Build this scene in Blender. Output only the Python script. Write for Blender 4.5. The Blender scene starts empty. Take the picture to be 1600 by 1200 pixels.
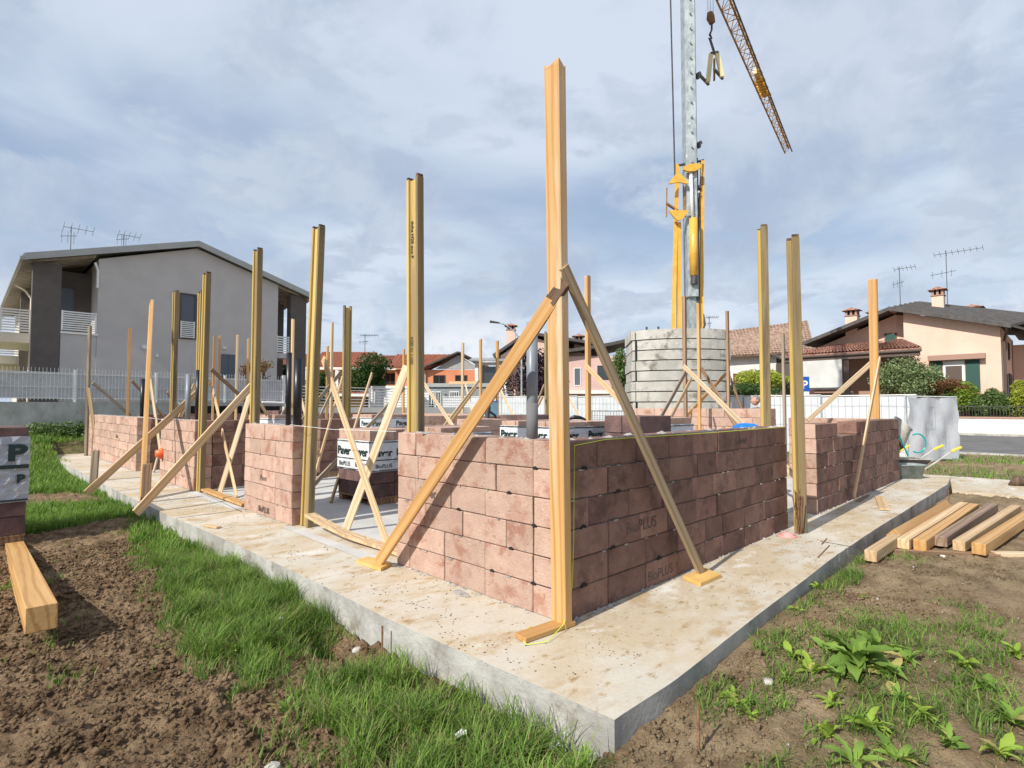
import bpy, bmesh, math, random
import numpy as np
from mathutils import Vector as V, Matrix, noise as mn
random.seed(7); rng = np.random.default_rng(7)
S = bpy.context.scene; COL = S.collection; R = math.radians

# ------------------------------------------------------------------ camera, sky, sun, exposure
FPX, PITCH, YAW = 868.0, math.atan(36/868.), R(45.2)
CAMP = V((-2.872, -2.401, 1.43))
cam = bpy.data.cameras.new('camera'); cam.sensor_width = 36; cam.lens = 36*FPX/1600; cam.clip_start = .05; cam.clip_end = 6000
co = bpy.data.objects.new('camera', cam); COL.objects.link(co); co.location = CAMP
co.rotation_euler = (R(90)+PITCH, 0, YAW-R(90)); S.camera = co
SUNV = V((-1, -.025, .80)).normalized()           # towards the sun
SUN_EL = math.asin(SUNV.z); SUN_AZ = math.atan2(SUNV.y, SUNV.x)
W = bpy.data.worlds.new('World'); S.world = W; W.use_nodes = True
def setup_sky():
    nt = W.node_tree; N = nt.nodes; L = nt.links; N.clear()
    out = N.new('ShaderNodeOutputWorld'); bg = N.new('ShaderNodeBackground'); bg.inputs[1].default_value = .092
    sky = N.new('ShaderNodeTexSky'); sky.sky_type = 'NISHITA'; sky.sun_disc = False
    sky.sun_elevation = SUN_EL; sky.sun_rotation = R(90)-SUN_AZ; sky.air_density = 1.3; sky.dust_density = 1.5; sky.ozone_density = 1.5
    tc = N.new('ShaderNodeTexCoord'); sep = N.new('ShaderNodeSeparateXYZ'); L.new(tc.outputs['Generated'], sep.inputs[0])
    def M(op, a, b=None, c=None, clamp=False):
        m = N.new('ShaderNodeMath'); m.operation = op; m.use_clamp = clamp
        for i, v in enumerate((a, b, c)):
            if v is None: continue
            if isinstance(v, (int, float)): m.inputs[i].default_value = v
            else: L.new(v, m.inputs[i])
        return m.outputs[0]
    z = M('MAXIMUM', sep.outputs[2], 0.0); zz = M('ADD', z, .16)
    cx = N.new('ShaderNodeCombineXYZ'); L.new(M('DIVIDE', sep.outputs[0], zz), cx.inputs[0]); L.new(M('DIVIDE', sep.outputs[1], zz), cx.inputs[1])
    def noise(scale, det, rough, off, dist=0.0, src=None):
        mp = N.new('ShaderNodeMapping'); mp.inputs['Location'].default_value = off; L.new(src or cx.outputs[0], mp.inputs[0])
        n = N.new('ShaderNodeTexNoise'); n.inputs['Scale'].default_value = scale; n.inputs['Detail'].default_value = det
        n.inputs['Roughness'].default_value = rough; n.inputs['Distortion'].default_value = dist; L.new(mp.outputs[0], n.inputs[0]); return n.outputs[0]
    def ramp(v, a, b, smooth=True):
        m = N.new('ShaderNodeMapRange'); m.interpolation_type = 'SMOOTHSTEP' if smooth else 'LINEAR'
        m.inputs[1].default_value = a; m.inputs[2].default_value = b; L.new(v, m.inputs[0]); return m.outputs[0]
    def mix(f, a, b):
        m = N.new('ShaderNodeMix'); m.data_type = 'RGBA'
        for k, v in ((0, f), (6, a), (7, b)):
            if isinstance(v, (int, float)): m.inputs[k].default_value = v
            elif isinstance(v, tuple): m.inputs[k].default_value = (*v, 1)
            else: L.new(v, m.inputs[k])
        return m.outputs[2]
    G_ = tc.outputs['Generated']
    veil = ramp(noise(.8, 5, .5, (3.3, 2.1, 0), .4), .36, .60)
    grey = ramp(noise(1.7, 11, .58, (5.2, 3.7, 1), .35), .47, .56)
    grey2 = ramp(noise(4.2, 8, .55, (1.2, 8.7, 4), .3), .55, .66)
    low = ramp(sep.outputs[2], .34, .05)
    puff = M('MULTIPLY', ramp(noise(6.5, 10, .62, (2.0, 7.7, 3), .2, G_), .47, .56), ramp(sep.outputs[2], .22, .10))
    shade = ramp(noise(7.0, 6, .6, (9, 4, 2), .2, G_), .35, .65)
    c = mix(.55, sky.outputs[0], (5.2, 6.6, 9.0))
    c = mix(M('MULTIPLY', veil, .75), c, (7.9, 8.7, 9.8))
    c = mix(M('MULTIPLY', low, .5), c, (7.0, 8.0, 9.4))
    c = mix(M('MULTIPLY', grey, .74), c, mix(shade, (4.5, 5.4, 7.0), (6.2, 7.0, 8.2)))
    c = mix(M('MULTIPLY', grey2, .35), c, (4.4, 5.2, 6.8))
    c = mix(M('MULTIPLY', puff, .75), c, mix(shade, (6.0, 6.9, 8.3), (9.6, 9.8, 10.2)))
    L.new(c, bg.inputs[0]); L.new(bg.outputs[0], out.inputs[0])
setup_sky()
sl = bpy.data.lights.new('sun', 'SUN'); sl.energy = 5.0; sl.angle = R(.53); sl.color = (1, .95, .86)
so = bpy.data.objects.new('sun', sl); COL.objects.link(so); so.rotation_euler = SUNV.to_track_quat('Z', 'Y').to_euler()
S.view_settings.view_transform = 'Standard'; S.view_settings.look = 'None'; S.view_settings.exposure = .09; S.view_settings.gamma = 1
S.view_settings.use_curve_mapping = False
S.render.engine = 'CYCLES'; S.cycles.max_bounces = 6; S.cycles.use_denoising = True

# ------------------------------------------------------------------ survey helpers: sight lines of the photograph cut with real planes
_f = V((math.cos(YAW)*math.cos(PITCH), math.sin(YAW)*math.cos(PITCH), math.sin(PITCH))); _r = V((math.sin(YAW), -math.cos(YAW), 0)); _u = _r.cross(_f)
def ray(x, y): return _f + _r*((x-800)/FPX) + _u*((600-y)/FPX)
def gnd(x, y, z=0.): r = ray(x, y); return CAMP + r*((z-CAMP.z)/r.z)
def dep(x, y, d): return CAMP + ray(x, y)*d
def plX(x, y, X): r = ray(x, y); return CAMP + r*((X-CAMP.x)/r.x)
def plY(x, y, Y): r = ray(x, y); return CAMP + r*((Y-CAMP.y)/r.y)
def depth(p): return (V(p)-CAMP).dot(_f)
FWD2 = V((math.cos(YAW), math.sin(YAW), 0)); RT2 = V((math.sin(YAW), -math.cos(YAW), 0))

# ------------------------------------------------------------------ materials
MATS = {}
def nodes(name):
    m = bpy.data.materials.new(name); m.use_nodes = True; MATS[name] = m
    nt = m.node_tree; return m, nt, nt.nodes, nt.links, nt.nodes['Principled BSDF']
def mat(name, c1, c2=None, scale=6, rough=.8, bump=0, bscale=None, stretch=(1, 1, 1), orand=.0, metal=0, detail=6, spots=None, wave=None, lo=.35, hi=.65, spec=.5, world=False, bdist=.02):
    """c1/c2 mixed by noise, object-random brightness, spots=(colour, scale, threshold lo, hi), bump"""
    m, nt, N, L, P = nodes(name)
    P.inputs['Roughness'].default_value = rough; P.inputs['Metallic'].default_value = metal; P.inputs['Specular IOR Level'].default_value = spec
    tc = N.new('ShaderNodeTexCoord'); mp = N.new('ShaderNodeMapping'); mp.inputs['Scale'].default_value = stretch
    src = tc.outputs['Object']
    if world:
        g = N.new('ShaderNodeNewGeometry'); src = g.outputs['Position']
    oi = N.new('ShaderNodeObjectInfo')
    ad = N.new('ShaderNodeVectorMath'); ad.operation = 'ADD'; sc = N.new('ShaderNodeVectorMath'); sc.operation = 'SCALE'
    cmb = N.new('ShaderNodeCombineXYZ'); [L.new(oi.outputs['Random'], cmb.inputs[i]) for i in range(3)]
    L.new(cmb.outputs[0], sc.inputs[0]); sc.inputs['Scale'].default_value = 0 if world else 37.
    L.new(src, mp.inputs[0]); L.new(mp.outputs[0], ad.inputs[0]); L.new(sc.outputs[0], ad.inputs[1]); vec = ad.outputs[0]
    def nz(s, d=6, r=.6):
        n = N.new('ShaderNodeTexNoise'); n.inputs['Scale'].default_value = s; n.inputs['Detail'].default_value = d; n.inputs['Roughness'].default_value = r; L.new(vec, n.inputs[0]); return n.outputs[0]
    def rmp(v, a, b):
        k = N.new('ShaderNodeMapRange'); k.interpolation_type = 'SMOOTHSTEP'; k.inputs[1].default_value = a; k.inputs[2].default_value = b; L.new(v, k.inputs[0]); return k.outputs[0]
    def mx(f, a, b, bt='MIX'):
        k = N.new('ShaderNodeMix'); k.data_type = 'RGBA'; k.blend_type = bt
        for i, v in ((0, f), (6, a), (7, b)):
            if isinstance(v, (int, float)): k.inputs[i].default_value = v
            elif isinstance(v, tuple): k.inputs[i].default_value = (*v, 1)
            else: L.new(v, k.inputs[i])
        return k.outputs[2]
    col = mx(rmp(nz(scale, detail), lo, hi), c1, c2 or c1)
    if wave:
        w = N.new('ShaderNodeTexWave'); w.inputs['Scale'].default_value = wave[1]; w.inputs['Distortion'].default_value = wave[2]; w.inputs['Detail'].default_value = 3; w.bands_direction = wave[4] if len(wave) > 4 else 'X'
        L.new(vec, w.inputs[0]); col = mx(rmp(w.outputs[1], wave[3], 1.), col, wave[0])
    for sp in (spots or []):
        col = mx(rmp(nz(sp[1], 5, .65), sp[2], sp[3]), col, sp[0])
    if orand:
        k = N.new('ShaderNodeMapRange'); k.inputs[3].default_value = 1-orand; k.inputs[4].default_value = 1+orand; L.new(oi.outputs['Random'], k.inputs[0])
        h = N.new('ShaderNodeHueSaturation'); L.new(k.outputs[0], h.inputs['Value']); L.new(col, h.inputs['Color']); col = h.outputs[0]
    L.new(col, P.inputs['Base Color'])
    if bump:
        b = N.new('ShaderNodeBump'); b.inputs['Strength'].default_value = bump; b.inputs['Distance'].default_value = bdist
        L.new(nz(bscale or scale*4, 5, .6), b.inputs['Height']); L.new(b.outputs[0], P.inputs['Normal'])
    return m
SL = (1, 1, .07)      # stretched along a board's own length (local Z)
mat('wood_orange', (.50, .275, .095), (.60, .36, .145), 7, .6, .15, 40, SL, .10, wave=((.47, .25, .08), 5, 9, .45), spots=[((.58, .46, .32), 3.5, .62, .76), ((.22, .10, .045), 9, .69, .76)])
mat('wood_post', (.53, .295, .105), (.61, .37, .145), 7, .6, .15, 40, SL, .0, wave=((.45, .235, .08), 5, 9, .5), spots=[((.62, .50, .34), 3.2, .60, .74), ((.24, .12, .05), 9, .70, .76), ((.10, .06, .03), 30, .74, .78)])
mat('wood_pine', (.56, .385, .21), (.68, .49, .30), 7, .7, .2, 45, SL, .14, wave=((.48, .32, .17), 5, 8, .5), spots=[((.42, .34, .25), 3.5, .60, .74), ((.26, .15, .08), 10, .68, .76)])
mat('wood_pale', (.58, .44, .28), (.70, .55, .38), 6, .75, .2, 45, SL, .12, wave=((.50, .37, .23), 5, 8, .5))
mat('wood_grey', (.26, .205, .145), (.38, .31, .235), 7, .85, .3, 40, SL, .15, wave=((.19, .145, .10), 5, 8, .5))
mat('wood_brown', (.27, .17, .10), (.40, .26, .16), 8, .8, .3, 40, SL, .15, wave=((.20, .12, .075), 5, 8, .5))
mat('wood_rotten', (.07, .045, .03), (.17, .11, .07), 14, .95, .8, 30, SL)
mat('wood_yellow', (.50, .355, .095), (.60, .44, .15), 5, .55, .2, 30, SL, .10, spots=[((.30, .21, .10), 3, .48, .68), ((.16, .10, .05), 16, .66, .74)])
mat('flange_shaded_worn', (.19, .14, .07), (.33, .245, .11), 5, .8, .3, 30, SL, .1, spots=[((.13, .10, .065), 5, .48, .64), ((.50, .38, .12), 3, .6, .7)])  # browner copy for the sunless flange: its shade is painted in, plus worn spots
mat('wood_tan', (.36, .265, .16), (.48, .365, .235), 7, .8, .25, 45, SL, .1, wave=((.30, .21, .12), 5, 8, .5))
mat('wood_weathered', (.26, .18, .12), (.36, .26, .18), 7, .8, .25, 45, SL, .1, wave=((.20, .13, .09), 5, 8, .5), spots=[((.13, .09, .07), 4, .55, .7)])
mat('plank_yellow', (.64, .38, .11), (.72, .46, .16), 4, .5, .05, 30, (1, 1, 1), .05)
BLK = [((.37, .19, .135), 5.0, .50, .66), ((.60, .45, .38), 42, .60, .70), ((.22, .13, .105), 55, .60, .70)]
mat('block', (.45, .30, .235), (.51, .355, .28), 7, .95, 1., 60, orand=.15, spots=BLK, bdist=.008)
mat('block_shaded', (.20, .108, .081), (.26, .150, .116), 6, .95, 1., 60, orand=.26, spots=[((.14, .075, .06), 4.5, .50, .66), ((.36, .27, .24), 42, .62, .72), ((.10, .06, .05), 55, .60, .70)], bdist=.008)  # block again, with the shade of the sunless walls painted into its colour
mat('block_dark', (.10, .06, .06), (.19, .11, .10), 4, .85, .6, 60, orand=.1)
mat('mortar', (.30, .28, .26), (.46, .44, .41), 18, .95, .8, 60, world=True)
mat('ink', (.075, .05, .045), (.17, .11, .09), 30, .9, lo=.3, hi=.8)
mat('print_black', (.05, .045, .03), rough=.6); mat('ink_green', (.01, .035, .03), rough=.4)
mat('concrete', (.51, .465, .385), (.60, .56, .485), 1.2, .9, .5, 45, world=True, bdist=.01,
    stretch=(.55, 1, 1), spots=[((.50, .405, .28), 1.1, .42, .62), ((.43, .315, .185), 3.4, .50, .68), ((.34, .22, .10), 11, .56, .70), ((.66, .63, .57), 2.3, .58, .72), ((.20, .13, .07), 24, .68, .74)])
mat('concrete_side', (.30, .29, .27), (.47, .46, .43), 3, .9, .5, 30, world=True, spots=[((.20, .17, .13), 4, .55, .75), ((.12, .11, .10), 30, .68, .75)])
mat('concrete_screed', (.48, .465, .44), (.57, .555, .53), 2, .85, .3, 40, world=True)
mat('concrete_ballast', (.38, .375, .34), (.50, .49, .45), 1.5, .9, .5, 20, orand=.08, spots=[((.19, .18, .15), 2.2, .52, .68), ((.60, .59, .55), 6, .62, .74)])
mat('concrete_wall', (.34, .34, .33), (.48, .48, .46), 2.2, .9, .4, 25, (1, 1, .6), spots=[((.13, .13, .125), 1.2, .55, .7)])
mat('galvanised', (.27, .31, .33), (.44, .49, .50), 3, .42, .1, 20, (2, 2, 1), metal=.35, spots=[((.72, .78, .80), 4, .62, .75)])
mat('crane_yellow', (.70, .38, .05), (.78, .46, .08), 3, .4, orand=.03)
mat('crane_rust', (.26, .13, .05), (.48, .27, .07), 2, .6, spots=[((.16, .07, .03), 2, .5, .65)])
mat('steel_dark', (.05, .05, .055), (.10, .09, .09), 8, .5, metal=.3)
mat('steel_rust', (.16, .075, .04), (.28, .15, .08), 30, .85)
mat('black_plastic', (.012, .012, .015), rough=.35); mat('grey_pipe', (.20, .23, .27), (.25, .28, .32), 3, .4)
mat('white_paint', (.76, .76, .74), (.80, .80, .79), 4, .6); mat('cream', (.72, .66, .55), (.76, .70, .60), 3, .8)
mat('plastic_sheet', (.70, .73, .77), (.78, .80, .83), 2.5, .45, .25, 9, (1, 1, 1), world=True, bdist=.04)
mat('screen_mesh', (.60, .61, .63), (.70, .71, .73), 2, .8, world=True)
mat('film', (.66, .69, .74), (.80, .82, .84), 3, .22, .5, 7, (1, 1, 5), bdist=.02)
mat('film_dark', (.03, .04, .05), (.07, .08, .09), 3, .15, .4, 7)
mat('stucco_grey', (.50, .475, .46), (.54, .51, .495), 1.3, .95, .25, 25); mat('stucco_brown', (.105, .09, .083), (.125, .108, .10), 2, .95, .25, 25)
mat('stucco_cream', (.64, .60, .52), (.70, .66, .58), 2, .9); mat('stucco_pink', (.70, .48, .38), (.75, .53, .43), .8, .95, .15, 20)
mat('stucco_rose', (.62, .42, .38), (.66, .46, .42), 1, .95); mat('stucco_orange', (.62, .24, .12), (.68, .28, .15), 1, .95); mat('stucco_yellow', (.62, .47, .20), (.66, .52, .25), 1, .95)
mat('stucco_white', (.72, .71, .67), (.80, .79, .76), 1.5, .9)
mat('roof_metal', (.30, .31, .31), (.40, .41, .41), 2, .5, metal=.2); mat('roof_dark', (.055, .05, .048), (.09, .08, .075), 3, .7, .3, 12)
mat('roof_red', (.36, .11, .06), (.46, .17, .10), 2.5, .85, .4, 14, spots=[((.25, .09, .06), 6, .55, .7)])
mat('roof_tile', (.27, .10, .065), (.42, .23, .17), 4.5, .9, .3, 14, spots=[((.16, .08, .06), 5, .52, .62), ((.62, .44, .36), 6, .62, .70)])
mat('roof_old', (.24, .15, .11), (.40, .27, .20), 2.6, .95, .4, 14, spots=[((.12, .09, .075), 3.3, .52, .66), ((.46, .38, .33), 5, .62, .72)])
mat('dark_gap', (.012, .012, .014), rough=.9); mat('shutter_green', (.015, .07, .055), rough=.6); mat('shutter_grey', (.10, .12, .15), rough=.6); mat('shutter_brown', (.20, .07, .04), rough=.7)
mat('soffit_wood', (.34, .29, .24), (.42, .36, .30), 4, .8, 0, stretch=(1, 1, 1))
mat('fascia_grey', (.34, .35, .345), (.38, .39, .385), 2, .6); mat('frame_brown', (.10, .07, .06), rough=.7)
mat('glass', (.035, .045, .055), rough=.08, spec=.8); mat('asphalt', (.115, .11, .11), (.16, .155, .15), 1.2, .95, .2, 40, world=True)
mat('cabin_grey', (.22, .25, .27), (.25, .28, .30), 2, .6); mat('car_white', (.78, .79, .80), rough=.2); mat('sign_blue', (.01, .09, .45), rough=.4)
mat('bark', (.09, .065, .045), (.16, .12, .085), 8, .95, .6, 20); mat('skin', (.50, .25, .18), (.58, .31, .23), 9, .6); mat('hair_grey', (.16, .15, .14), (.28, .26, .25), 40, .9)
mat('cloth_blue', (.04, .07, .14), rough=.9); mat('cloth_grey', (.16, .16, .17), rough=.9)
mat('bag_blue', (.0, .15, .62), (.01, .22, .72), 5, .45, .3, 20); mat('canvas', (.50, .50, .48), (.58, .58, .56), 1.5, .8); mat('earth_brown', (.16, .10, .06), (.28, .19, .12), 30, .95); mat('fork_yellow', (.74, .64, .34), (.80, .70, .42), 3, .5); mat('crate_blue', (.25, .48, .58), (.30, .52, .62), 4, .5); mat('turquoise', (.0, .36, .36), rough=.35); mat('orange_plastic', (.75, .13, .03), rough=.4)
mat('mixer_grey', (.36, .35, .31), (.50, .49, .45), 5, .7, .3, 25, spots=[((.24, .20, .16), 6, .55, .7)]); mat('tub_grey', (.17, .22, .21), (.32, .36, .35), 5, .6)
mat('handle_yellow', (.80, .58, .05), rough=.5); mat('pink_cap', (.75, .28, .27), (.8, .36, .34), 9, .5); mat('string_yellow', (.62, .75, .05), rough=.7); mat('string_white', (.75, .75, .72), rough=.8)
mat('straw', (.40, .31, .17), (.52, .42, .25), 4, .9, orand=.1); mat('stone', (.34, .31, .27), (.52, .50, .46), 6, .9, .5, 20, orand=.15)
mat('render_wall_white', (.78, .78, .77), (.82, .82, .81), 1, .8); mat('coping', (.36, .22, .17), rough=.8)
def see_through(name, f, c):
    nt = MATS[name].node_tree; t = nt.nodes.new('ShaderNodeBsdfTranslucent'); t.inputs[0].default_value = (*c, 1); a = nt.nodes.new('ShaderNodeMixShader'); a.inputs[0].default_value = f
    nt.links.new(nt.nodes['Principled BSDF'].outputs[0], a.inputs[1]); nt.links.new(t.outputs[0], a.inputs[2]); nt.links.new(a.outputs[0], nt.nodes['Material Output'].inputs[0])
see_through('plastic_sheet', .28, (.80, .82, .86))
see_through('screen_mesh', .4, (.7, .7, .72))
mat('film_shaded', (.36, .39, .44), (.48, .51, .56), 3, .25, .5, 7, (1, 1, 5), bdist=.02)  # greyer copy of film; the shade on the left stack is in its colour
def leafmat(name, c1, c2, trans=.35, scale=2.5, rough=.5, orand=0):
    m, nt, N, L, P = nodes(name); g = N.new('ShaderNodeNewGeometry')
    n = N.new('ShaderNodeTexNoise'); n.inputs['Scale'].default_value = scale; n.inputs['Detail'].default_value = 4; L.new(g.outputs['Position'], n.inputs[0])
    r = N.new('ShaderNodeMath'); r.operation = 'MULTIPLY_ADD'; L.new(g.outputs['Random Per Island'], r.inputs[0]); r.inputs[1].default_value = .7
    s = N.new('ShaderNodeMath'); s.operation = 'SUBTRACT'; L.new(n.outputs[0], s.inputs[0]); s.inputs[1].default_value = .33; L.new(s.outputs[0], r.inputs[2])
    if orand:
        oi = N.new('ShaderNodeObjectInfo'); q = N.new('ShaderNodeMath'); q.operation = 'MULTIPLY_ADD'; L.new(oi.outputs['Random'], q.inputs[0]); q.inputs[1].default_value = orand; L.new(r.outputs[0], q.inputs[2]); r = q
    k = N.new('ShaderNodeMix'); k.data_type = 'RGBA'; k.clamp_factor = True; L.new(r.outputs[0], k.inputs[0]); k.inputs[6].default_value = (*c1, 1); k.inputs[7].default_value = (*c2, 1)
    P.inputs['Roughness'].default_value = rough; P.inputs['Specular IOR Level'].default_value = .3; L.new(k.outputs[2], P.inputs['Base Color'])
    t = N.new('ShaderNodeBsdfTranslucent'); L.new(k.outputs[2], t.inputs[0]); a = N.new('ShaderNodeMixShader'); a.inputs[0].default_value = trans
    L.new(P.outputs[0], a.inputs[1]); L.new(t.outputs[0], a.inputs[2]); L.new(a.outputs[0], N['Material Output'].inputs[0]); return m
leafmat('grass', (.045, .125, .016), (.30, .46, .085), .45, 3.0); leafmat('grass_dry', (.12, .15, .04), (.42, .36, .17), .3, 2.0)
leafmat('leaf_weed', (.09, .20, .02), (.30, .42, .06), .3, 9, .65, .7); leafmat('leaf_yellowed', (.28, .26, .07), (.46, .40, .14), .3, 9, .7, .5); leafmat('leaf_dock', (.04, .12, .018), (.22, .34, .06), .3, 9, .65, .7)
leafmat('leaf_grey', (.10, .15, .06), (.34, .42, .20), .25, 1.4); leafmat('leaf_dark', (.02, .05, .012), (.06, .12, .025), .25, 1.2); leafmat('leaf_mid', (.05, .10, .025), (.20, .29, .09), .25, 1.2)
leafmat('leaf_bright', (.08, .16, .015), (.30, .38, .05), .3, 1.0); leafmat('leaf_purple', (.02, .012, .018), (.06, .03, .045), .2, 1.2)
leafmat('leaf_red', (.05, .07, .02), (.28, .09, .05), .3, 1.0); leafmat('leaf_rust', (.14, .07, .03), (.32, .20, .08), .3, 1.0); leafmat('leaf_yellow', (.20, .26, .02), (.46, .50, .08), .3, .8)

# ------------------------------------------------------------------ object helpers
ORG = {}
class MB:
    def __init__(s): s.v = []; s.f = []
    def add(s, vs, fs): b = len(s.v); s.v += [V(p) for p in vs]; s.f += [tuple(b+i for i in f) for f in fs]; return s
    def box(s, a, b, o=None, ax=None):
        xs, ys, zs = (a[0], b[0]), (a[1], b[1]), (a[2], b[2]); P = [V((x, y, z)) for z in zs for y in ys for x in xs]
        if ax: P = [o + ax[0]*p.x + ax[1]*p.y + ax[2]*p.z for p in P]
        return s.add(P, [(0, 2, 3, 1), (4, 5, 7, 6), (0, 1, 5, 4), (2, 6, 7, 3), (0, 4, 6, 2), (1, 3, 7, 5)])
    def ext(s, pts, d):
        n = len(pts); d = V(d); pts = [V(p) for p in pts]
        return s.add(pts+[p+d for p in pts], [tuple(range(n))[::-1], tuple(range(n, 2*n))]+[(i, (i+1) % n, n+(i+1) % n, n+i) for i in range(n)])
    def tube(s, pts, r, n=8, caps=True):
        pts = [V(p) for p in pts]; b = len(s.v); K = len(pts)
        for k, p in enumerate(pts):
            d = (pts[min(k+1, K-1)]-pts[max(k-1, 0)]).normalized(); a = d.cross(V((.13, .21, 1)) if abs(d.z) < .95 else V((1, .1, 0))).normalized(); c = d.cross(a)
            rr = r[k] if isinstance(r, (list, tuple)) else r
            s.v += [p + (a*math.cos(2*math.pi*i/n)+c*math.sin(2*math.pi*i/n))*rr for i in range(n)]
        s.f += [(b+k*n+i, b+k*n+(i+1) % n, b+(k+1)*n+(i+1) % n, b+(k+1)*n+i) for k in range(K-1) for i in range(n)]
        if caps: s.f += [tuple(b+i for i in range(n))[::-1], tuple(b+(K-1)*n+i for i in range(n))]
        return s
    def lathe(s, o, prof, n=20, axis=V((0, 0, 1))):
        return s.tube([V(o)+axis*z for r, z in prof], [max(r, .001) for r, z in prof], n)
    def bar(s, A, B, w, t, nrm, bev=0):
        A, B = V(A), V(B); z = (B-A).normalized(); x = z.cross(V(nrm)).normalized(); y = z.cross(x)
        return s.box((-w/2, -t/2, 0), (w/2, t/2, (B-A).length), A, (x, y, z))
def tag(o, label=None, cat=None, group=None, kind=None):
    if label: o['label'] = label
    if cat: o['category'] = cat
    if group: o['group'] = group
    if kind: o['kind'] = kind
    return o
def empty(name, loc, label=None, cat=None, group=None):
    o = bpy.data.objects.new(name, None); COL.objects.link(o); o.location = loc; o.empty_display_size = .1; ORG[o] = V(loc); return tag(o, label, cat, group)
def build(name, mb, m, parent=None, smooth=False, mats=None):
    if parent is None:
        vs = mb.v; n = len(vs); org = V((sum(p.x for p in vs)/n, sum(p.y for p in vs)/n, min(p.z for p in vs)))
    else: org = ORG[parent]
    me = bpy.data.meshes.new(name); me.from_pydata([tuple(p-org) for p in mb.v], [], mb.f)
    me.materials.append(MATS[m]);
    if smooth: me.polygons.foreach_set('use_smooth', [True]*len(me.polygons))
    me.update(); o = bpy.data.objects.new(name, me); COL.objects.link(o)
    if parent is None: o.location = org
    else: o.parent = parent
    ORG[o] = org; return o
def framed(name, A, B, m, parent, fn):
    """mesh in its own frame: local Z runs from A to B, so that the grain follows the piece"""
def timber(name, A, B, w, t, nrm, m, parent=None, rough_end=False, prof=None, bow=0):
    """a piece of timber from A to B with its own axes (local Z along it); w lies square to nrm, t along nrm"""
    A, B = V(A), V(B); z = (B-A).normalized(); x = z.cross(V(nrm)).normalized(); y = z.cross(x); Ln = (B-A).length
    prof = prof or [(-w/2, -t/2), (w/2, -t/2), (w/2, t/2), (-w/2, t/2)]
    bm = bmesh.new(); K = 1 if not bow else 10; rings = []
    for k in range(K+1):
        zz = Ln*k/K; off = bow*math.sin(math.pi*k/K)
        rings.append([bm.verts.new((px, py+off, zz)) for px, py in prof])
    n = len(prof)
    for k in range(K):
        for i in range(n): bm.faces.new((rings[k][i], rings[k][(i+1) % n], rings[k+1][(i+1) % n], rings[k+1][i]))
    bm.faces.new(rings[0][::-1]); bm.faces.new(rings[-1])
    if n == 4: bmesh.ops.bevel(bm, geom=[e for e in bm.edges], offset=min(.004, t*.12), segments=1, affect='EDGES')
    bmesh.ops.recalc_face_normals(bm, faces=bm.faces)
    if rough_end:
        for v in bm.verts:
            if v.co.z > Ln*.97: v.co += V((random.uniform(-.006, .006), random.uniform(-.006, .006), random.uniform(-.05, 0)))
    me = bpy.data.meshes.new(name); bm.to_mesh(me); bm.free(); me.materials.append(MATS[m])
    o = bpy.data.objects.new(name, me); COL.objects.link(o)
    M = Matrix((x, y, z)).transposed().to_4x4()
    M.translation = A - (ORG[parent] if parent else V((0, 0, 0)))
    if parent: o.parent = parent
    o.matrix_basis = M; ORG[o] = A; return o
def text(body, size, loc, rot, m, parent, name='lettering', sx=1., bold=0):
    c = bpy.data.curves.new('t', 'FONT'); c.body = body; c.size = size; c.extrude = .0015; c.offset = bold
    t = bpy.data.objects.new('t', c); COL.objects.link(t); dg = bpy.context.evaluated_depsgraph_get(); dg.update()
    me = bpy.data.meshes.new_from_object(t.evaluated_get(dg)); bpy.data.objects.remove(t); me.materials.clear(); me.materials.append(MATS[m])
    o = bpy.data.objects.new(name, me); COL.objects.link(o); o.parent = parent; o.location = V(loc)-ORG[parent]; o.rotation_euler = rot; o.scale = (sx, 1, 1); return o
def structure(o): o['kind'] = 'structure'; return o
# numpy noise ---------------------------------------------------------------
_tab = rng.random((512, 512))
def vnoise(x, y):
    xi = np.floor(x).astype(int); yi = np.floor(y).astype(int); fx = x-xi; fy = y-yi; fx = fx*fx*(3-2*fx); fy = fy*fy*(3-2*fy)
    a = _tab[xi % 512, yi % 512]; b = _tab[(xi+1) % 512, yi % 512]; c = _tab[xi % 512, (yi+1) % 512]; d = _tab[(xi+1) % 512, (yi+1) % 512]
    return (a*(1-fx)+b*fx)*(1-fy)+(c*(1-fx)+d*fx)*fy
def fbm(x, y, o=4, g=.5):
    s = 0; a = 1; t = 0
    for k in range(o): s = s+a*vnoise(x*2**k+17*k, y*2**k+31*k); t += a; a *= g
    return s/t
def sstep(v, a, b): t = np.clip((v-a)/(b-a), 0, 1); return t*t*(3-2*t)
def inpoly(x, y, P):
    r = np.zeros(x.shape, bool); n = len(P)
    for i in range(n):
        x1, y1 = P[i]; x2, y2 = P[(i+1) % n]
        c = ((y1 > y) != (y2 > y)) & (x < (x2-x1)*(y-y1)/(y2-y1+1e-12)+x1); r ^= c
    return r
def pxpoly(pts, z): return [tuple(gnd(a, b, z)[:2]) for a, b in pts]

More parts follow.
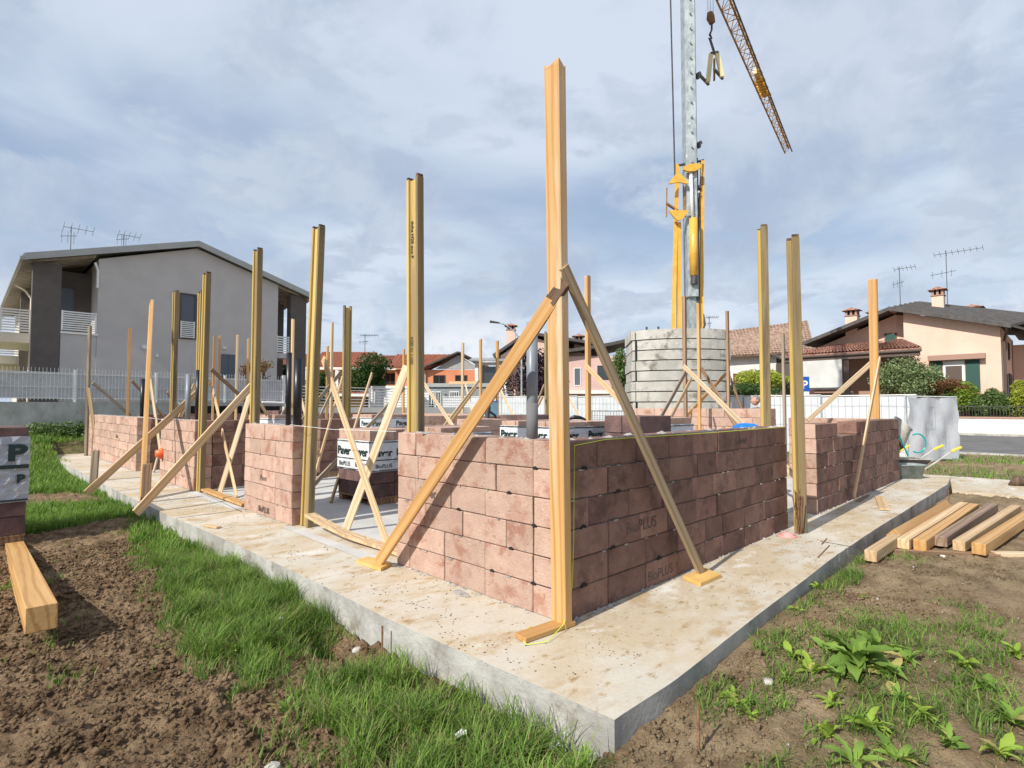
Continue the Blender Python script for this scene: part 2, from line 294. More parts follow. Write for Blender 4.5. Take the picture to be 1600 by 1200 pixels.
# ------------------------------------------------------------------ ground sheet
GA = pxpoly([(205, 862), (262, 930), (296, 1010), (318, 1060), (420, 1075), (460, 1010), (520, 985), (545, 968), (460, 925), (275, 835), (165, 770), (60, 705), (0, 690), (-120, 690), (-120, 770), (60, 768), (140, 772), (205, 800)], -.2)
GB = pxpoly([(445, 1085), (500, 1150), (545, 1260), (930, 1260), (925, 1180), (760, 1100), (600, 1030), (560, 1032), (490, 1055)], -.18)
GR = [pxpoly(p, -.13) for p in ([(1180, 1000), (1330, 980), (1480, 990), (1600, 1010), (1600, 1090), (1500, 1130), (1420, 1160), (1320, 1100), (1190, 1080)],
      [(1235, 945), (1300, 885), (1345, 875), (1345, 905), (1280, 950), (1245, 975)], [(1090, 1090), (1190, 1065), (1230, 1110), (1110, 1150)], [(1180, 1180), (1380, 1120), (1470, 1200), (1450, 1260), (1150, 1260)], [(1500, 1110), (1650, 1080), (1650, 1230), (1540, 1200)])]
HOLE = gnd(505, 1008, -.25)
def gheight(x, y, fine=True):
    left = -.205 + .0*x
    right = np.interp(x, [-3, -.7, 0, 3, 10, 14], [-.15, -.135, -.11, -.07, -.15, -.2])
    t = sstep(y+.15*x, -1.05, -.85)             # from right yard to left yard across the near corner
    t = np.where(x > -.7, sstep(y, -.6, 0.), t)
    h = right*(1-t)+left*t
    back = sstep(y, 14.5, 21.)*.66 + sstep(x, 11.5, 16)*sstep(y, 2, 16)*.35*(y < 21)
    h = h+back*(1-sstep(np.hypot(x, y), 34, 60))
    near = 1-sstep(np.hypot(x+1, y-1), 14, 30)
    h = h+(fbm(x*.9+5, y*.9, 3)-.5)*.07*near
    mound = np.exp(-(((x+1.95)/.9)**2+((y-3.6)/1.4)**2))*.05
    h = h+mound - .20*np.exp(-(((x-HOLE.x)/.13)**2+((y-HOLE.y)/.20)**2))
    # keep the earth below the slab top beside the slab
    if fine:
        gm = gmask(x, y); soil = 1-np.clip(gm, 0, 1)*.7
        n1 = np.abs(fbm(x*6, y*6, 4)-.5)*2; n2 = np.abs(fbm(x*21+3, y*21, 3)-.5)*2
        am = near*np.where(y+.15*x > -1.0, 1.15, .8)
        h = h+am*soil*(.060*(n1-.25)+.036*(n2-.3)+.022*(fbm(x*42, y*42, 2)-.5))
    d = np.maximum(np.maximum(-.83-x, x-11.4), np.maximum(-.87-y, y-19.3)); h = np.minimum(h, np.where(d < .12, -.10, 9))
    return np.where(d < -.06, -.5, h)
def gmask(x, y):
    j = (fbm(x*4, y*4, 3)-.5)*.35; k = (fbm(x*4+40, y*4+9, 3)-.5)*.35
    j2 = (fbm(x*9+7, y*9, 3)-.5)*.8; k2 = (fbm(x*9+70, y*9+5, 3)-.5)*.8
    g = ((inpoly(x+j, y+k, GA) | inpoly(x+j, y+k, GB)).astype(float)+(inpoly(x+j2, y+k2, GA) | inpoly(x+j2, y+k2, GB)))/2
    g = g*(.34+.66*sstep(fbm(x*6+1, y*6+2, 3), .38, .54))
    g = np.maximum(g, sstep(fbm(x*2.1+31, y*2.1+4, 4), .57, .70)*.16*((x < -.7) & (y > -1)))
    pth = (x > 10.0) & (x < 13.) & (y < .3); fl = (y > 8.0+.4*x) & (x < -.6); g = np.maximum(g, np.where(fl, sstep(fbm(x*.5+3, y*.9, 3), .38, .5), 0))
    bk = (y > 13) | (x > 11.6); g = np.maximum(g, np.where(bk, sstep(fbm(x*.35, y*.35+8, 3), .40, .62)*.9, 0))
    for P in GR: g = np.maximum(g, inpoly(x+j, y+k, P)*.52*(.35+.65*sstep(fbm(x*5+51, y*5+2, 3), .42, .58)))
    rt = (y < -.7) & (x > -1.4) & (x < 13); g = np.maximum(g, np.where(rt, sstep(fbm(x*1.6+11, y*1.6, 4), .57, .74)*.32, 0))
    g = np.where((x > 11.4) & (y < 6), g*.35, g)
    return np.where(pth, 0, g)
def grow(a, b, step, far, q=1.09):
    c = list(np.arange(a, b, step)); s = step; v = c[-1]
    while v < far: s *= q; v += s; c.append(v)
    s = step; v = c[0]; pre = []
    while v > -far: s *= q; v -= s; pre.append(v)
    return np.array(pre[::-1]+c)
def make_ground():
    xs = grow(-3.6, 2.2, .022, 1500); ys = grow(-3.0, 7.0, .022, 1500); X, Y = np.meshgrid(xs, ys, indexing='ij'); Z = gheight(X, Y)
    nx, ny = X.shape; me = bpy.data.meshes.new('ground'); co_ = np.stack([X, Y, Z], -1).reshape(-1, 3)
    idx = np.arange(nx*ny).reshape(nx, ny); q = np.stack([idx[:-1, :-1], idx[1:, :-1], idx[1:, 1:], idx[:-1, 1:]], -1).reshape(-1, 4)
    me.vertices.add(len(co_)); me.vertices.foreach_set('co', co_.ravel()); me.loops.add(q.size); me.loops.foreach_set('vertex_index', q.ravel())
    me.polygons.add(len(q)); me.polygons.foreach_set('loop_start', np.arange(0, q.size, 4)); me.polygons.foreach_set('use_smooth', [True]*len(q)); me.update()
    a = me.attributes.new('green', 'FLOAT', 'POINT'); a.data.foreach_set('value', gmask(X, Y).ravel().astype(np.float32))
    m, nt, N, L, P = nodes('earth'); g = N.new('ShaderNodeNewGeometry'); P.inputs['Roughness'].default_value = .95; P.inputs['Specular IOR Level'].default_value = .2
    def nz(s, d=6, r=.6, inp=None):
        n = N.new('ShaderNodeTexNoise'); n.inputs['Scale'].default_value = s; n.inputs['Detail'].default_value = d; n.inputs['Roughness'].default_value = r; L.new(inp or g.outputs['Position'], n.inputs[0]); return n.outputs[0]
    def rp(v, a, b): k = N.new('ShaderNodeMapRange'); k.inputs[1].default_value = a; k.inputs[2].default_value = b; L.new(v, k.inputs[0]); return k.outputs[0]
    def mx(f, a, b):
        k = N.new('ShaderNodeMix'); k.data_type = 'RGBA'
        for i, v in ((0, f), (6, a), (7, b)):
            if isinstance(v, tuple): k.inputs[i].default_value = (*v, 1)
            else: L.new(v, k.inputs[i])
        return k.outputs[2]
    sp = N.new('ShaderNodeSeparateXYZ'); L.new(g.outputs['Position'], sp.inputs[0])
    base = mx(rp(nz(7, 8, .7), .38, .62), (.125, .076, .040), (.35, .238, .142)); base = mx(rp(nz(45, 4), .62, .72), base, (.36, .27, .18))
    dry = mx(rp(nz(3, 8, .7), .38, .62), (.20, .135, .078), (.40, .295, .18)); dry = mx(rp(nz(70, 3), .60, .70), dry, (.48, .38, .24))
    side = rp(sp.outputs[1], -.3, -1.1); far = rp(sp.outputs[0], 8, 10)
    base = mx(side, base, dry); base = mx(far, base, dry)
    at = N.new('ShaderNodeAttribute'); at.attribute_name = 'green'; gr = mx(rp(nz(9, 6), .35, .65), (.05, .085, .02), (.12, .15, .05))
    ml = N.new('ShaderNodeMath'); ml.operation = 'MULTIPLY'; L.new(at.outputs['Fac'], ml.inputs[0]); L.new(rp(nz(14, 4), .25, .6), ml.inputs[1])
    L.new(mx(ml.outputs[0], base, gr), P.inputs['Base Color'])
    b = N.new('ShaderNodeBump'); b.inputs['Strength'].default_value = .9; b.inputs['Distance'].default_value = .04; L.new(nz(48, 6, .7), b.inputs['Height']); L.new(b.outputs[0], P.inputs['Normal'])
    me.materials.append(m); o = bpy.data.objects.new('ground', me); COL.objects.link(o); return structure(o)
make_ground()

# ------------------------------------------------------------------ slab
def slab():
    left = [gnd(*p) for p in ((275, 810), (370, 851), (480, 903), (600, 964), (760, 1035), (960, 1125))]
    top = [V((-.965, 19.2, 0)), V((-.945, 10.2, 0)), V((-.87, 5.9, 0))]+left+[gnd(*p) for p in ((1050, 1066), (1130, 1003), (1225, 930), (1290, 880), (1350, 838), (1480, 757))]+[V((11.45, -.62, 0)), V((11.45, 19.2, 0))]
    fine = []; g = random.Random(8)
    for i in range(len(top)):       # the poured edge is not ruler straight: small dents and chips
        a, b = top[i], top[(i+1) % len(top)]; d = b-a; L = d.length; nm = V((d.y, -d.x, 0)).normalized(); K = max(1, int(L/.06)) if L < 12 else 1
        for k in range(K):
            q = a+d*k/K; off = .003*math.sin(q.x*3+q.y*2.3)+(g.uniform(.003, .007) if g.random() < .03 else 0)
            fine.append(q-nm*(off if 0 < k else 0))
    top = fine; z0 = -.42; n = len(top); mb = MB()
    mb.add(top, [tuple(range(n))]); o = structure(build('slab', mb, 'concrete'))
    lip = MB(); side = MB()
    for i in range(n):
        a, b = top[i], top[(i+1) % n]; K = max(1, int((b-a).length/.5)); d = (b-a)
        nm = V((d.y, -d.x, 0)).normalized()
        for k in range(K):
            p, q = a+d*k/K, a+d*(k+1)/K
            side.add([p-nm*-.0, q-nm*-.0, V((q.x, q.y, z0)), V((p.x, p.y, z0))], [(0, 1, 2, 3)])
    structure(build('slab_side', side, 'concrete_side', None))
    # saw joints, laid as thin dark strips 3 mm proud of nothing: recessed look from dark filler
    for a, b in ((gnd(275, 810), gnd(400, 794)), (gnd(1282, 846), gnd(1345, 857)), (gnd(315, 770), gnd(378, 800))):
        j = MB(); j.bar(a+V((0, 0, .002)), b+V((0, 0, .002)), .008, .004, (0, 0, 1)); tag(structure(build('slab_joint', j, 'dark_gap')))
    # grey screed strip in the two doorways
    s = MB().add([V((.0, 2.0, .004)), V((.0, 4.25, .004)), V((-.12, 4.27, .004)), V((-.15, 2.1, .004))], [(0, 1, 2, 3)]); structure(build('screed_strip', s, 'concrete_screed'))
    s = MB().add([V((.02, 5.9, .004)), V((.02, 8.1, .004)), V((-.14, 8.1, .004)), V((-.14, 5.9, .004))], [(0, 1, 2, 3)]); structure(build('screed_strip', s, 'concrete_screed'))
    s = MB().add([V((.3, .35, .004)), V((8.9, .35, .004)), V((8.9, 18.5, .004)), V((.3, 18.5, .004))], [(0, 1, 2, 3)]); structure(build('interior_floor', s, 'concrete_screed'))
    p = MB().ext([V((10.13, -9, -.3)), V((12.95, -9, -.3)), V((12.9, .1, -.3)), V((11.47, .2, -.3)), V((11.47, -.68, -.3)), V((10.15, -.80, -.3))], (0, 0, .19)); structure(build('path', p, 'concrete'))
slab()

# ------------------------------------------------------------------ block walls
BM = {}
def block_mesh(L, T, H, m):
    k = (round(L, 3), round(T, 3), round(H, 3), m, random.randint(0, 2))
    if k not in BM:
        bm = bmesh.new(); bmesh.ops.create_cube(bm, size=1)
        for v in bm.verts: v.co = V((v.co.x*L, v.co.y*T, v.co.z*H))
        for v in bm.verts: v.co += V((random.uniform(-.0022, .0008), 0, random.uniform(-.0022, .0008)))
        bmesh.ops.bevel(bm, geom=list(bm.edges), offset=.0055, segments=1, affect='EDGES')
        for v in bm.verts:
            if random.random() < .3: v.co *= 1-random.uniform(.002, .012)
        me = bpy.data.meshes.new('block'); bm.to_mesh(me); bm.free(); me.materials.append(MATS[m]); BM[k] = me
    return BM[k]
def put_block(par, c, L, T, H, m, rz=0):
    o = bpy.data.objects.new('block', block_mesh(L, T, H, m)); COL.objects.link(o); o.parent = par
    o.location = V(c)-ORG[par]; o.rotation_euler = (0, 0, rz+random.uniform(-.004, .004)); return o
def wall(label, a, ax, L, courses=6, T=.28, m='block', skip=(), ch=.2, group='walls of pink hollow blocks rising on the slab', z0=.0, grout=True, phase=0):
    """a = corner of the outer face, ax 'x' or 'y' the direction of the run; the thickness goes inwards (towards +y / +x)"""
    w = empty('block_wall', (a[0], a[1], z0), label, 'block wall', group)
    dx = V((1, 0, 0)) if ax == 'x' else V((0, 1, 0)); dn = V((0, 1, 0)) if ax == 'x' else V((1, 0, 0)); rz = 0 if ax == 'x' else R(90)
    A = V((a[0], a[1], z0))
    for c in range(courses):
        s = 0; first = True
        while s < L-.02:
            l = random.choice((.5, .5, .42, .5, .38)) if not first else ((.27, .5, .38)[(c+phase) % 3] if (c+phase) % 2 else .5)
            first = False
            if s+l > L-.1: l = L-s
            if (c, round(s, 2)) and any(k[0] == c and k[1] <= s+l/2 <= k[2] for k in skip): s += l; continue
            g = random.choice((.004, .006, .009))
            cc = A+dx*(s+l/2)+dn*(T/2+random.uniform(-.005, .005))+V((0, 0, ch*(c+.5)))
            put_block(w, cc, round(l-g, 3), T, ch-.006, m, rz); s += l
    core = MB(); e = .02; p0 = A+dx*e+dn*e; p1 = A+dx*(L-e)+dn*(T-e); top = ch*(courses-(1 if skip else 0))-.014
    core.box((min(p0.x, p1.x), min(p0.y, p1.y), z0), (max(p0.x, p1.x), max(p0.y, p1.y), z0+top)); build('mortar_core', core, 'mortar', w)
    if grout:       # squeezed mortar along the foot of the outer face
        mb = MB()
        for k in range(int(L*26)):
            u = random.uniform(0, L); d = random.uniform(.0, .05)**1.0; r = random.uniform(.008, .028)*(1 if d < .02 else .6); q = A+dx*u-dn*d+V((0, 0, 0))
            P = [q+V((math.cos(t)*r*random.uniform(.7, 1.3), math.sin(t)*r*random.uniform(.7, 1.3), .001)) for t in (0, 1.05, 2.1, 3.14, 4.2, 5.2)]; tp = q+V((0, 0, r*random.uniform(.4, .9)))
            mb.add(P+[tp], [(i, (i+1) % 6, 6) for i in range(6)])
        o = build('mortar_crumbs', mb, 'mortar', w); o['kind'] = 'stuff'
        mb = MB()
        for k in range(int(L*10)):
            u = random.uniform(.03, L-.12); c = random.randint(1, courses-1); ln = random.uniform(.01, .09); hh = random.uniform(.003, .008); q = A+dx*u-dn*.0075+V((0, 0, ch*c-.003)); n_ = 5
            up_ = [q+dx*ln*i/n_+V((0, 0, hh*random.uniform(.3, 1.)*(0 < i < n_))) for i in range(n_+1)]; dw = [q+dx*ln*i/n_-V((0, 0, hh*random.uniform(.3, 1.4)*(0 < i < n_))) for i in range(n_+1)]
            mb.ext(up_[1:]+dw[::-1][:-1], dn*.008)
        o = build('squeezed_mortar', mb, 'mortar', w); o['kind'] = 'stuff'
        mb = MB()   # mortar bed smears and holes on the top
        zt = z0+ch*courses
        if not skip:
            for k in range(int(L*9)):
                u = random.uniform(.03, L-.03); q = A+dx*u+dn*random.uniform(.03, T-.03)+V((0, 0, zt-.004)); r = random.uniform(.015, .05)
                P = [q+V((math.cos(t)*r*random.uniform(.5, 1.4), math.sin(t)*r*random.uniform(.5, 1.4), .0)) for t in (0, 1.05, 2.1, 3.14, 4.2, 5.2)]; mb.add(P+[q+V((0, 0, random.uniform(.008, .022)))], [(i, (i+1) % 6, 6) for i in range(6)])
            o = build('mortar_smear', mb, 'mortar', w); o['kind'] = 'stuff'
    return w
wR1 = wall('long shaded brown block wall right of the tall corner post, first of the two on that side', (0, 0), 'x', 4.1, m='block_shaded', phase=0)
wR2 = wall('brown block wall with a notch in its top row, beyond the gap on the right side', (5.28, .03), 'x', 5.05, m='block_shaded', skip=((5, .88, 1.9),), phase=1)
wL1 = wall('sunlit pink block wall left of the tall corner post, behind the big leaning brace', (0, .285), 'y', 1.70, phase=1)
wA = wall('sunlit block pier with black pipes on top, between the two cross-braced openings', (0, 4.26), 'y', 1.59)
wB = wall('block pier with an orange pipe socket at its left foot', (-.02, 8.15), 'y', 2.25, phase=1)
wC = wall('farthest sunlit block wall at the left end of the slab', (-.06, 12.3), 'y', 6.5)
wall('returning shaded block wall behind the pier with the orange socket', (.265, 8.15), 'x', .7, m='block_shaded', grout=False)
wall('returning shaded block wall at the near end of the farthest left wall', (.225, 12.3), 'x', .9, m='block_shaded', grout=False)
wP = wall('seven row high sunlit block wall with a small square hole, in front of the ballast', (9.2, 2.05), 'y', 3.55, courses=7, grout=False)
for y0, l, lb in ((.35, 1.65, 'low far block wall behind the notched wall on the right'),): wall(lb, (10.05, y0), 'y', l, courses=6, grout=False)
wall('inner block wall in the middle of the slab behind the wrapped pallets', (5.6, 9.6), 'x', 3.6, courses=6, grout=False, m='block')
wall('inner sunlit block wall seen below the grey cabin', (9.2, 11.8), 'y', 3.9, courses=6, grout=False)
wall('rear block wall at the far edge of the slab on the left', (1.2, 18.5), 'x', 8.6, courses=6, grout=False, m='block_shaded')
wall('inner block wall beside the far pallets, left of the black pipes', (3.2, 12.2), 'y', 2.6, courses=6, grout=False)
_lit = {}
for w_ in (wR1, wR2):           # sun-facing end faces swap the painted shade for the lit pink
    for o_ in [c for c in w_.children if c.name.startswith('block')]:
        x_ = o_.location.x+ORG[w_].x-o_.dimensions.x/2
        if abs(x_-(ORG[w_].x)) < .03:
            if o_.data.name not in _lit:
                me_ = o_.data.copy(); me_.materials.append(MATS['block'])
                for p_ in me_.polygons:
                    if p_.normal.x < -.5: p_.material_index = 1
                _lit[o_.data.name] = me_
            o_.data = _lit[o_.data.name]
for i_, (yy, zz) in enumerate(((.50, .40), (.27, .60), (.28, .20), (.52, .80), (.26, 1.0), (.70, .20), (1.1, .605))):
    build('joint_gap', MB().ext([V((-.0075, yy+.022*math.cos(t), zz-.004+.02*math.sin(t))) for t in [R(a) for a in range(0, 181, 30)]], (.01, 0, 0)), 'dark_gap', wL1)
for i_, (xx, zz) in enumerate(((.22, 1.0), (.20, .60), (.21, .20), (.55, .40), (.62, .80), (1.2, .2))):
    build('joint_gap', MB().ext([V((xx+.032*math.cos(t), -.0075, zz-.004+.026*math.sin(t))) for t in [R(a) for a in range(0, 181, 30)]], (0, .01, 0)), 'dark_gap', wR1)
for zz in (.2, .4, .6, .8, 1.0): build('joint_gap', MB().ext([V((5.272, .22+.03*math.cos(t), zz+.010*math.sin(t))) for t in [R(a) for a in range(0, 360, 45)]], (.012, 0, 0)), 'dark_gap', wR2)
h = MB().box((9.185, 5.36, .98), (9.202, 5.48, 1.10)); build('socket_hole', h, 'dark_gap', wP)
# stamped lettering on the blocks
for w, body, loc, rot, s in ((wR1, 'BioPLUS', (.72, -.0035, .47), (R(90), 0, 0), .125), (wR1, 'BioPLUS', (1.02, -.0035, .05), (R(90), 0, 0), .11), (wR1, 'Paver', (2.72, -.0035, 1.06), (R(90), 0, 0), .10), (wR2, 'Paver', (3.2, .027, .66), (R(90), 0, 0), .09),
                             (wL1, 'Paver', (-.0035, 1.63, .66), (R(90), 0, R(-90)), .105), (wA, 'Paver', (-.0035, 5.25, .46), (R(90), 0, R(-90)), .10), (wA, 'BioPLUS', (-.0035, 5.30, .05), (R(90), 0, R(-90)), .105), (wC, 'Paver', (-.0635, 14.6, .66), (R(90), 0, R(-90)), .13)):
    text(body, s, loc, rot, 'ink', w, 'stamped_lettering', bold=.002)

# ------------------------------------------------------------------ formwork posts
IB = [(-.10, -.04), (-.10, .04), (-.062, .04), (-.055, .014), (.055, .014), (.062, .04), (.10, .04), (.10, -.04), (.062, -.04), (.055, -.014), (-.055, -.014), (-.062, -.04)]
def ibeam(base, top, ang, label, group='yellow formwork beams standing at the openings'):
    base, top = V(base), V(top); root = empty('formwork_beam', base, label, 'formwork beam', group)
    n = V((-math.sin(R(ang)), math.cos(R(ang)), 0))     # section depth runs along angle ang
    for sgn in (-1, 1):
        c = sgn*.081; timber('flange', base, top, .2, .08, n, 'flange_shaded_worn' if sgn > 0 else 'wood_yellow', root, prof=[(c-.019, -.04), (c+.019, -.04), (c+.019, .04), (c-.019, .04)])
    d = (top-base).normalized()*.012; e = (top-base).normalized()
    for sgn in (-1, 1):
        c = sgn*.081; timber('weathered_tip', top+e*.001, top+e*random.uniform(.02, .035), .2, .08, n, 'wood_rotten', root, rough_end=True, prof=[(c-.017, -.036), (c+.017, -.036), (c+.017, .036), (c-.017, .036)])
    timber('web', base, top-d, .2, .08, n, 'wood_yellow', root, prof=[(-.063, -.014), (.063, -.014), (.063, .014), (-.063, .014)])
    return root
def post(base, top, w, t, ang, m, label, group='plain timber posts set up round the walls', name='timber_post'):
    o = timber(name, base, top, w, t, (-math.sin(R(ang)), math.cos(R(ang)), 0), m, rough_end=True); return tag(o, label, 'post', group)
def up(px, py, H):          # plan position of a plumb post whose top (height H) is seen at px, py
    p = gnd(px, py, H); return V((p.x, p.y, 0)), p
post((-.036, -.008, 0), V((-.062, .016, 3.78)), .122, .07, 90, 'wood_post', 'very tall orange timber post at the near corner of the walls')
b, t_ = V((.12, 4.10, 0)), V((.175, 4.02, 3.62)); ibeam(b, t_, 90, 'yellow H-section beam leaning slightly at the near end of the block pier with pipes')
ib = ibeam((.42, 2.28, 0), (.40, 2.32, 3.79), 90, 'tallest yellow H-section beam, behind the left end of the near sunlit wall')
text('doka H20 eco P', .06, (.40-.0162, 2.355, 3.35), (R(90), R(90), R(-90)), 'print_black', ib, 'printed_lettering'); text('H20 N 1100', .055, (.40-.0162, 2.355, 2.15), (R(90), R(90), R(-90)), 'print_black', ib, 'printed_lettering')
ibeam((.05, 8.0, 0), (.06, 7.95, 3.70), 90, 'worn yellow H-section beam at the right edge of the pier with the orange socket')
b, t_ = up(315, 457, 3.6); ibeam(b, t_, 90, 'second H-section beam just behind and left of the one by the orange socket pier')
b, t_ = up(275, 456, 3.85); ibeam(b, t_, 90, 'yellow H-section beam behind the left part of the orange socket pier')
b, t_ = up(403, 391, 3.83); ibeam(b, t_, 90, 'yellow H-section beam rising behind the left part of the pier with pipes')
b, t_ = up(543, 480, 3.8); ibeam(b, t_, 4, 'brown shaded H-section beam in the middle of the first opening')
b, t_ = up(855, 520, 3.8); ibeam(b, t_, 0, 'yellow beam just left of the tall corner post in the background', )
b, t_ = up(1191, 357, 3.72); ibeam(b, t_, 35, 'left one of the two tall H-section beams at the gap in the right side walls')
ibeam((4.04, -.16, 0), (4.0, -.15, 3.40), 38, 'right one of the two tall H-section beams, standing in front of the right wall end')
for px, py, H, m, lb in (
    (203, 511, 3.64, 'wood_orange', 'orange post rising behind the farthest left wall'),
    (335, 523, 3.8, 'wood_orange', 'left post of the orange pair right of the worn H-section beam'),
    (343, 524, 3.8, 'wood_orange', 'right post of the orange pair right of the worn H-section beam'),
    (371, 522, 3.8, 'wood_pine', 'thin pale post before the blue-grey shutters of the grey house'),
    (388, 528, 3.8, 'wood_orange', 'thin orange post just right of the pale one before the grey house'),
    (458, 497, 3.8, 'wood_pine', 'pale post directly behind the two black pipes'),
    (482, 535, 3.8, 'wood_orange', 'orange post hidden half behind the leaning yellow beam'),
    (512, 540, 3.75, 'wood_orange', 'short looking orange post left of the pale post before the red roofs'),
    (519, 503, 3.85, 'wood_pale', 'pale grey post between the leaning yellow beam and the brown beam'),
    (631, 545, 3.7, 'wood_orange', 'orange post just left of the tallest yellow beam'),
    (723, 535, 3.8, 'wood_pale', 'pale post before the right end of the terracotta house'),
    (751, 529, 3.8, 'wood_orange', 'middle orange post of the three before the pink balcony house'),
    (777, 532, 3.8, 'wood_orange', 'rightmost orange post of the three before the pink balcony house'),
    (918, 430, 3.75, 'wood_orange', 'orange brown post right of the tall corner post'),
    (1069, 462, 3.8, 'wood_brown', 'thin brown post before the left half of the crane ballast'),
    (1091, 473, 3.85, 'wood_orange', 'orange post before the middle of the crane ballast'),
    (1136, 485, 3.8, 'wood_brown', 'brown post at the right edge of the crane ballast'),
    (1223, 520, 3.2, 'wood_grey', 'short grey weathered post between the two H-section beams at the gap')):
    b, t_ = up(px, py, H); post(b, t_, .12, .06, 10 if px > 900 else 80, m, lb)
post((-.2, 18.05, 0), (-.2, 18.1, 3.86), .11, .06, 60, 'wood_grey', 'greyish post at the far left corner of the slab')
post(gnd(222, 782), plX(237, 472, -.05), .14, .06, 90, 'wood_orange', 'orange post leaning right, between the far left wall and the socket pier')
post((10.2, .40, 0), (10.0, .33, 4.0), .15, .07, 90, 'wood_orange', 'orange post at the far right corner of the walls')

# ------------------------------------------------------------------ braces
def brace(a, da, b, db, m, label, w=.10, t=.026, nrm=None, toground=True, group='timber braces leaning on the posts', rough=False):
    A = dep(a[0], a[1], da); B = gnd(b[0], b[1], .01) if db is None else dep(b[0], b[1], db)
    if db is not None and toground and B.z > .02: B = B+(B-A)*((B.z-.01)/(A.z-B.z))
    if db is not None:          # an inner brace ends at the inner face of the outer walls
        for ax in (0, 1):
            if B[ax] < .36 < A[ax]: B = A+(B-A)*((A[ax]-.36)/(A[ax]-B[ax]))
    d = (B-A); nrm = nrm or (V((0, 0, 1)).cross(d)).normalized()
    return tag(timber('brace', B, A, w, t, nrm, m, rough_end=rough), label, 'brace', group)
# big near ones
A = plX(868, 462, -.075); B = V((-.165, 2.03, .03)); tag(timber('brace', B, A, .105, .03, (-1, 0, 0), 'wood_orange', rough_end=True), 'thick orange brace with a dark rotten top, left of the tall corner post', 'brace', 'timber braces leaning on the posts')
Ab = A+(A-B).normalized()*.13
rot = timber('rotten_end', A-(A-B).normalized()*.06, Ab, .10, .032, (-1, 0, 0), 'wood_rotten', rough_end=True)
o = [k for k in COL.objects if k.name == 'brace'][0]; M = rot.matrix_basis.copy(); rot.parent = o; rot.matrix_basis = o.matrix_basis.inverted() @ M
tag(timber('brace', (1.62, -.15, .03), (-.06, -.055, 2.36), .085, .03, (0, -1, 0), 'wood_tan'), 'tan brace leaning on the right of the tall corner post', 'brace', 'timber braces leaning on the posts')
brace((328, 596), 11.0, (135, 771), None, 'wood_pine', 'long brace from the worn H-section beam down to the farther stake in the grass', w=.12, group='long braces reaching out to the stakes'); 
brace((393, 603), 9.2, (212, 802), None, 'wood_pine', 'long brace from the pier with pipes down to the nearer stake in the grass', w=.12, group='long braces reaching out to the stakes')
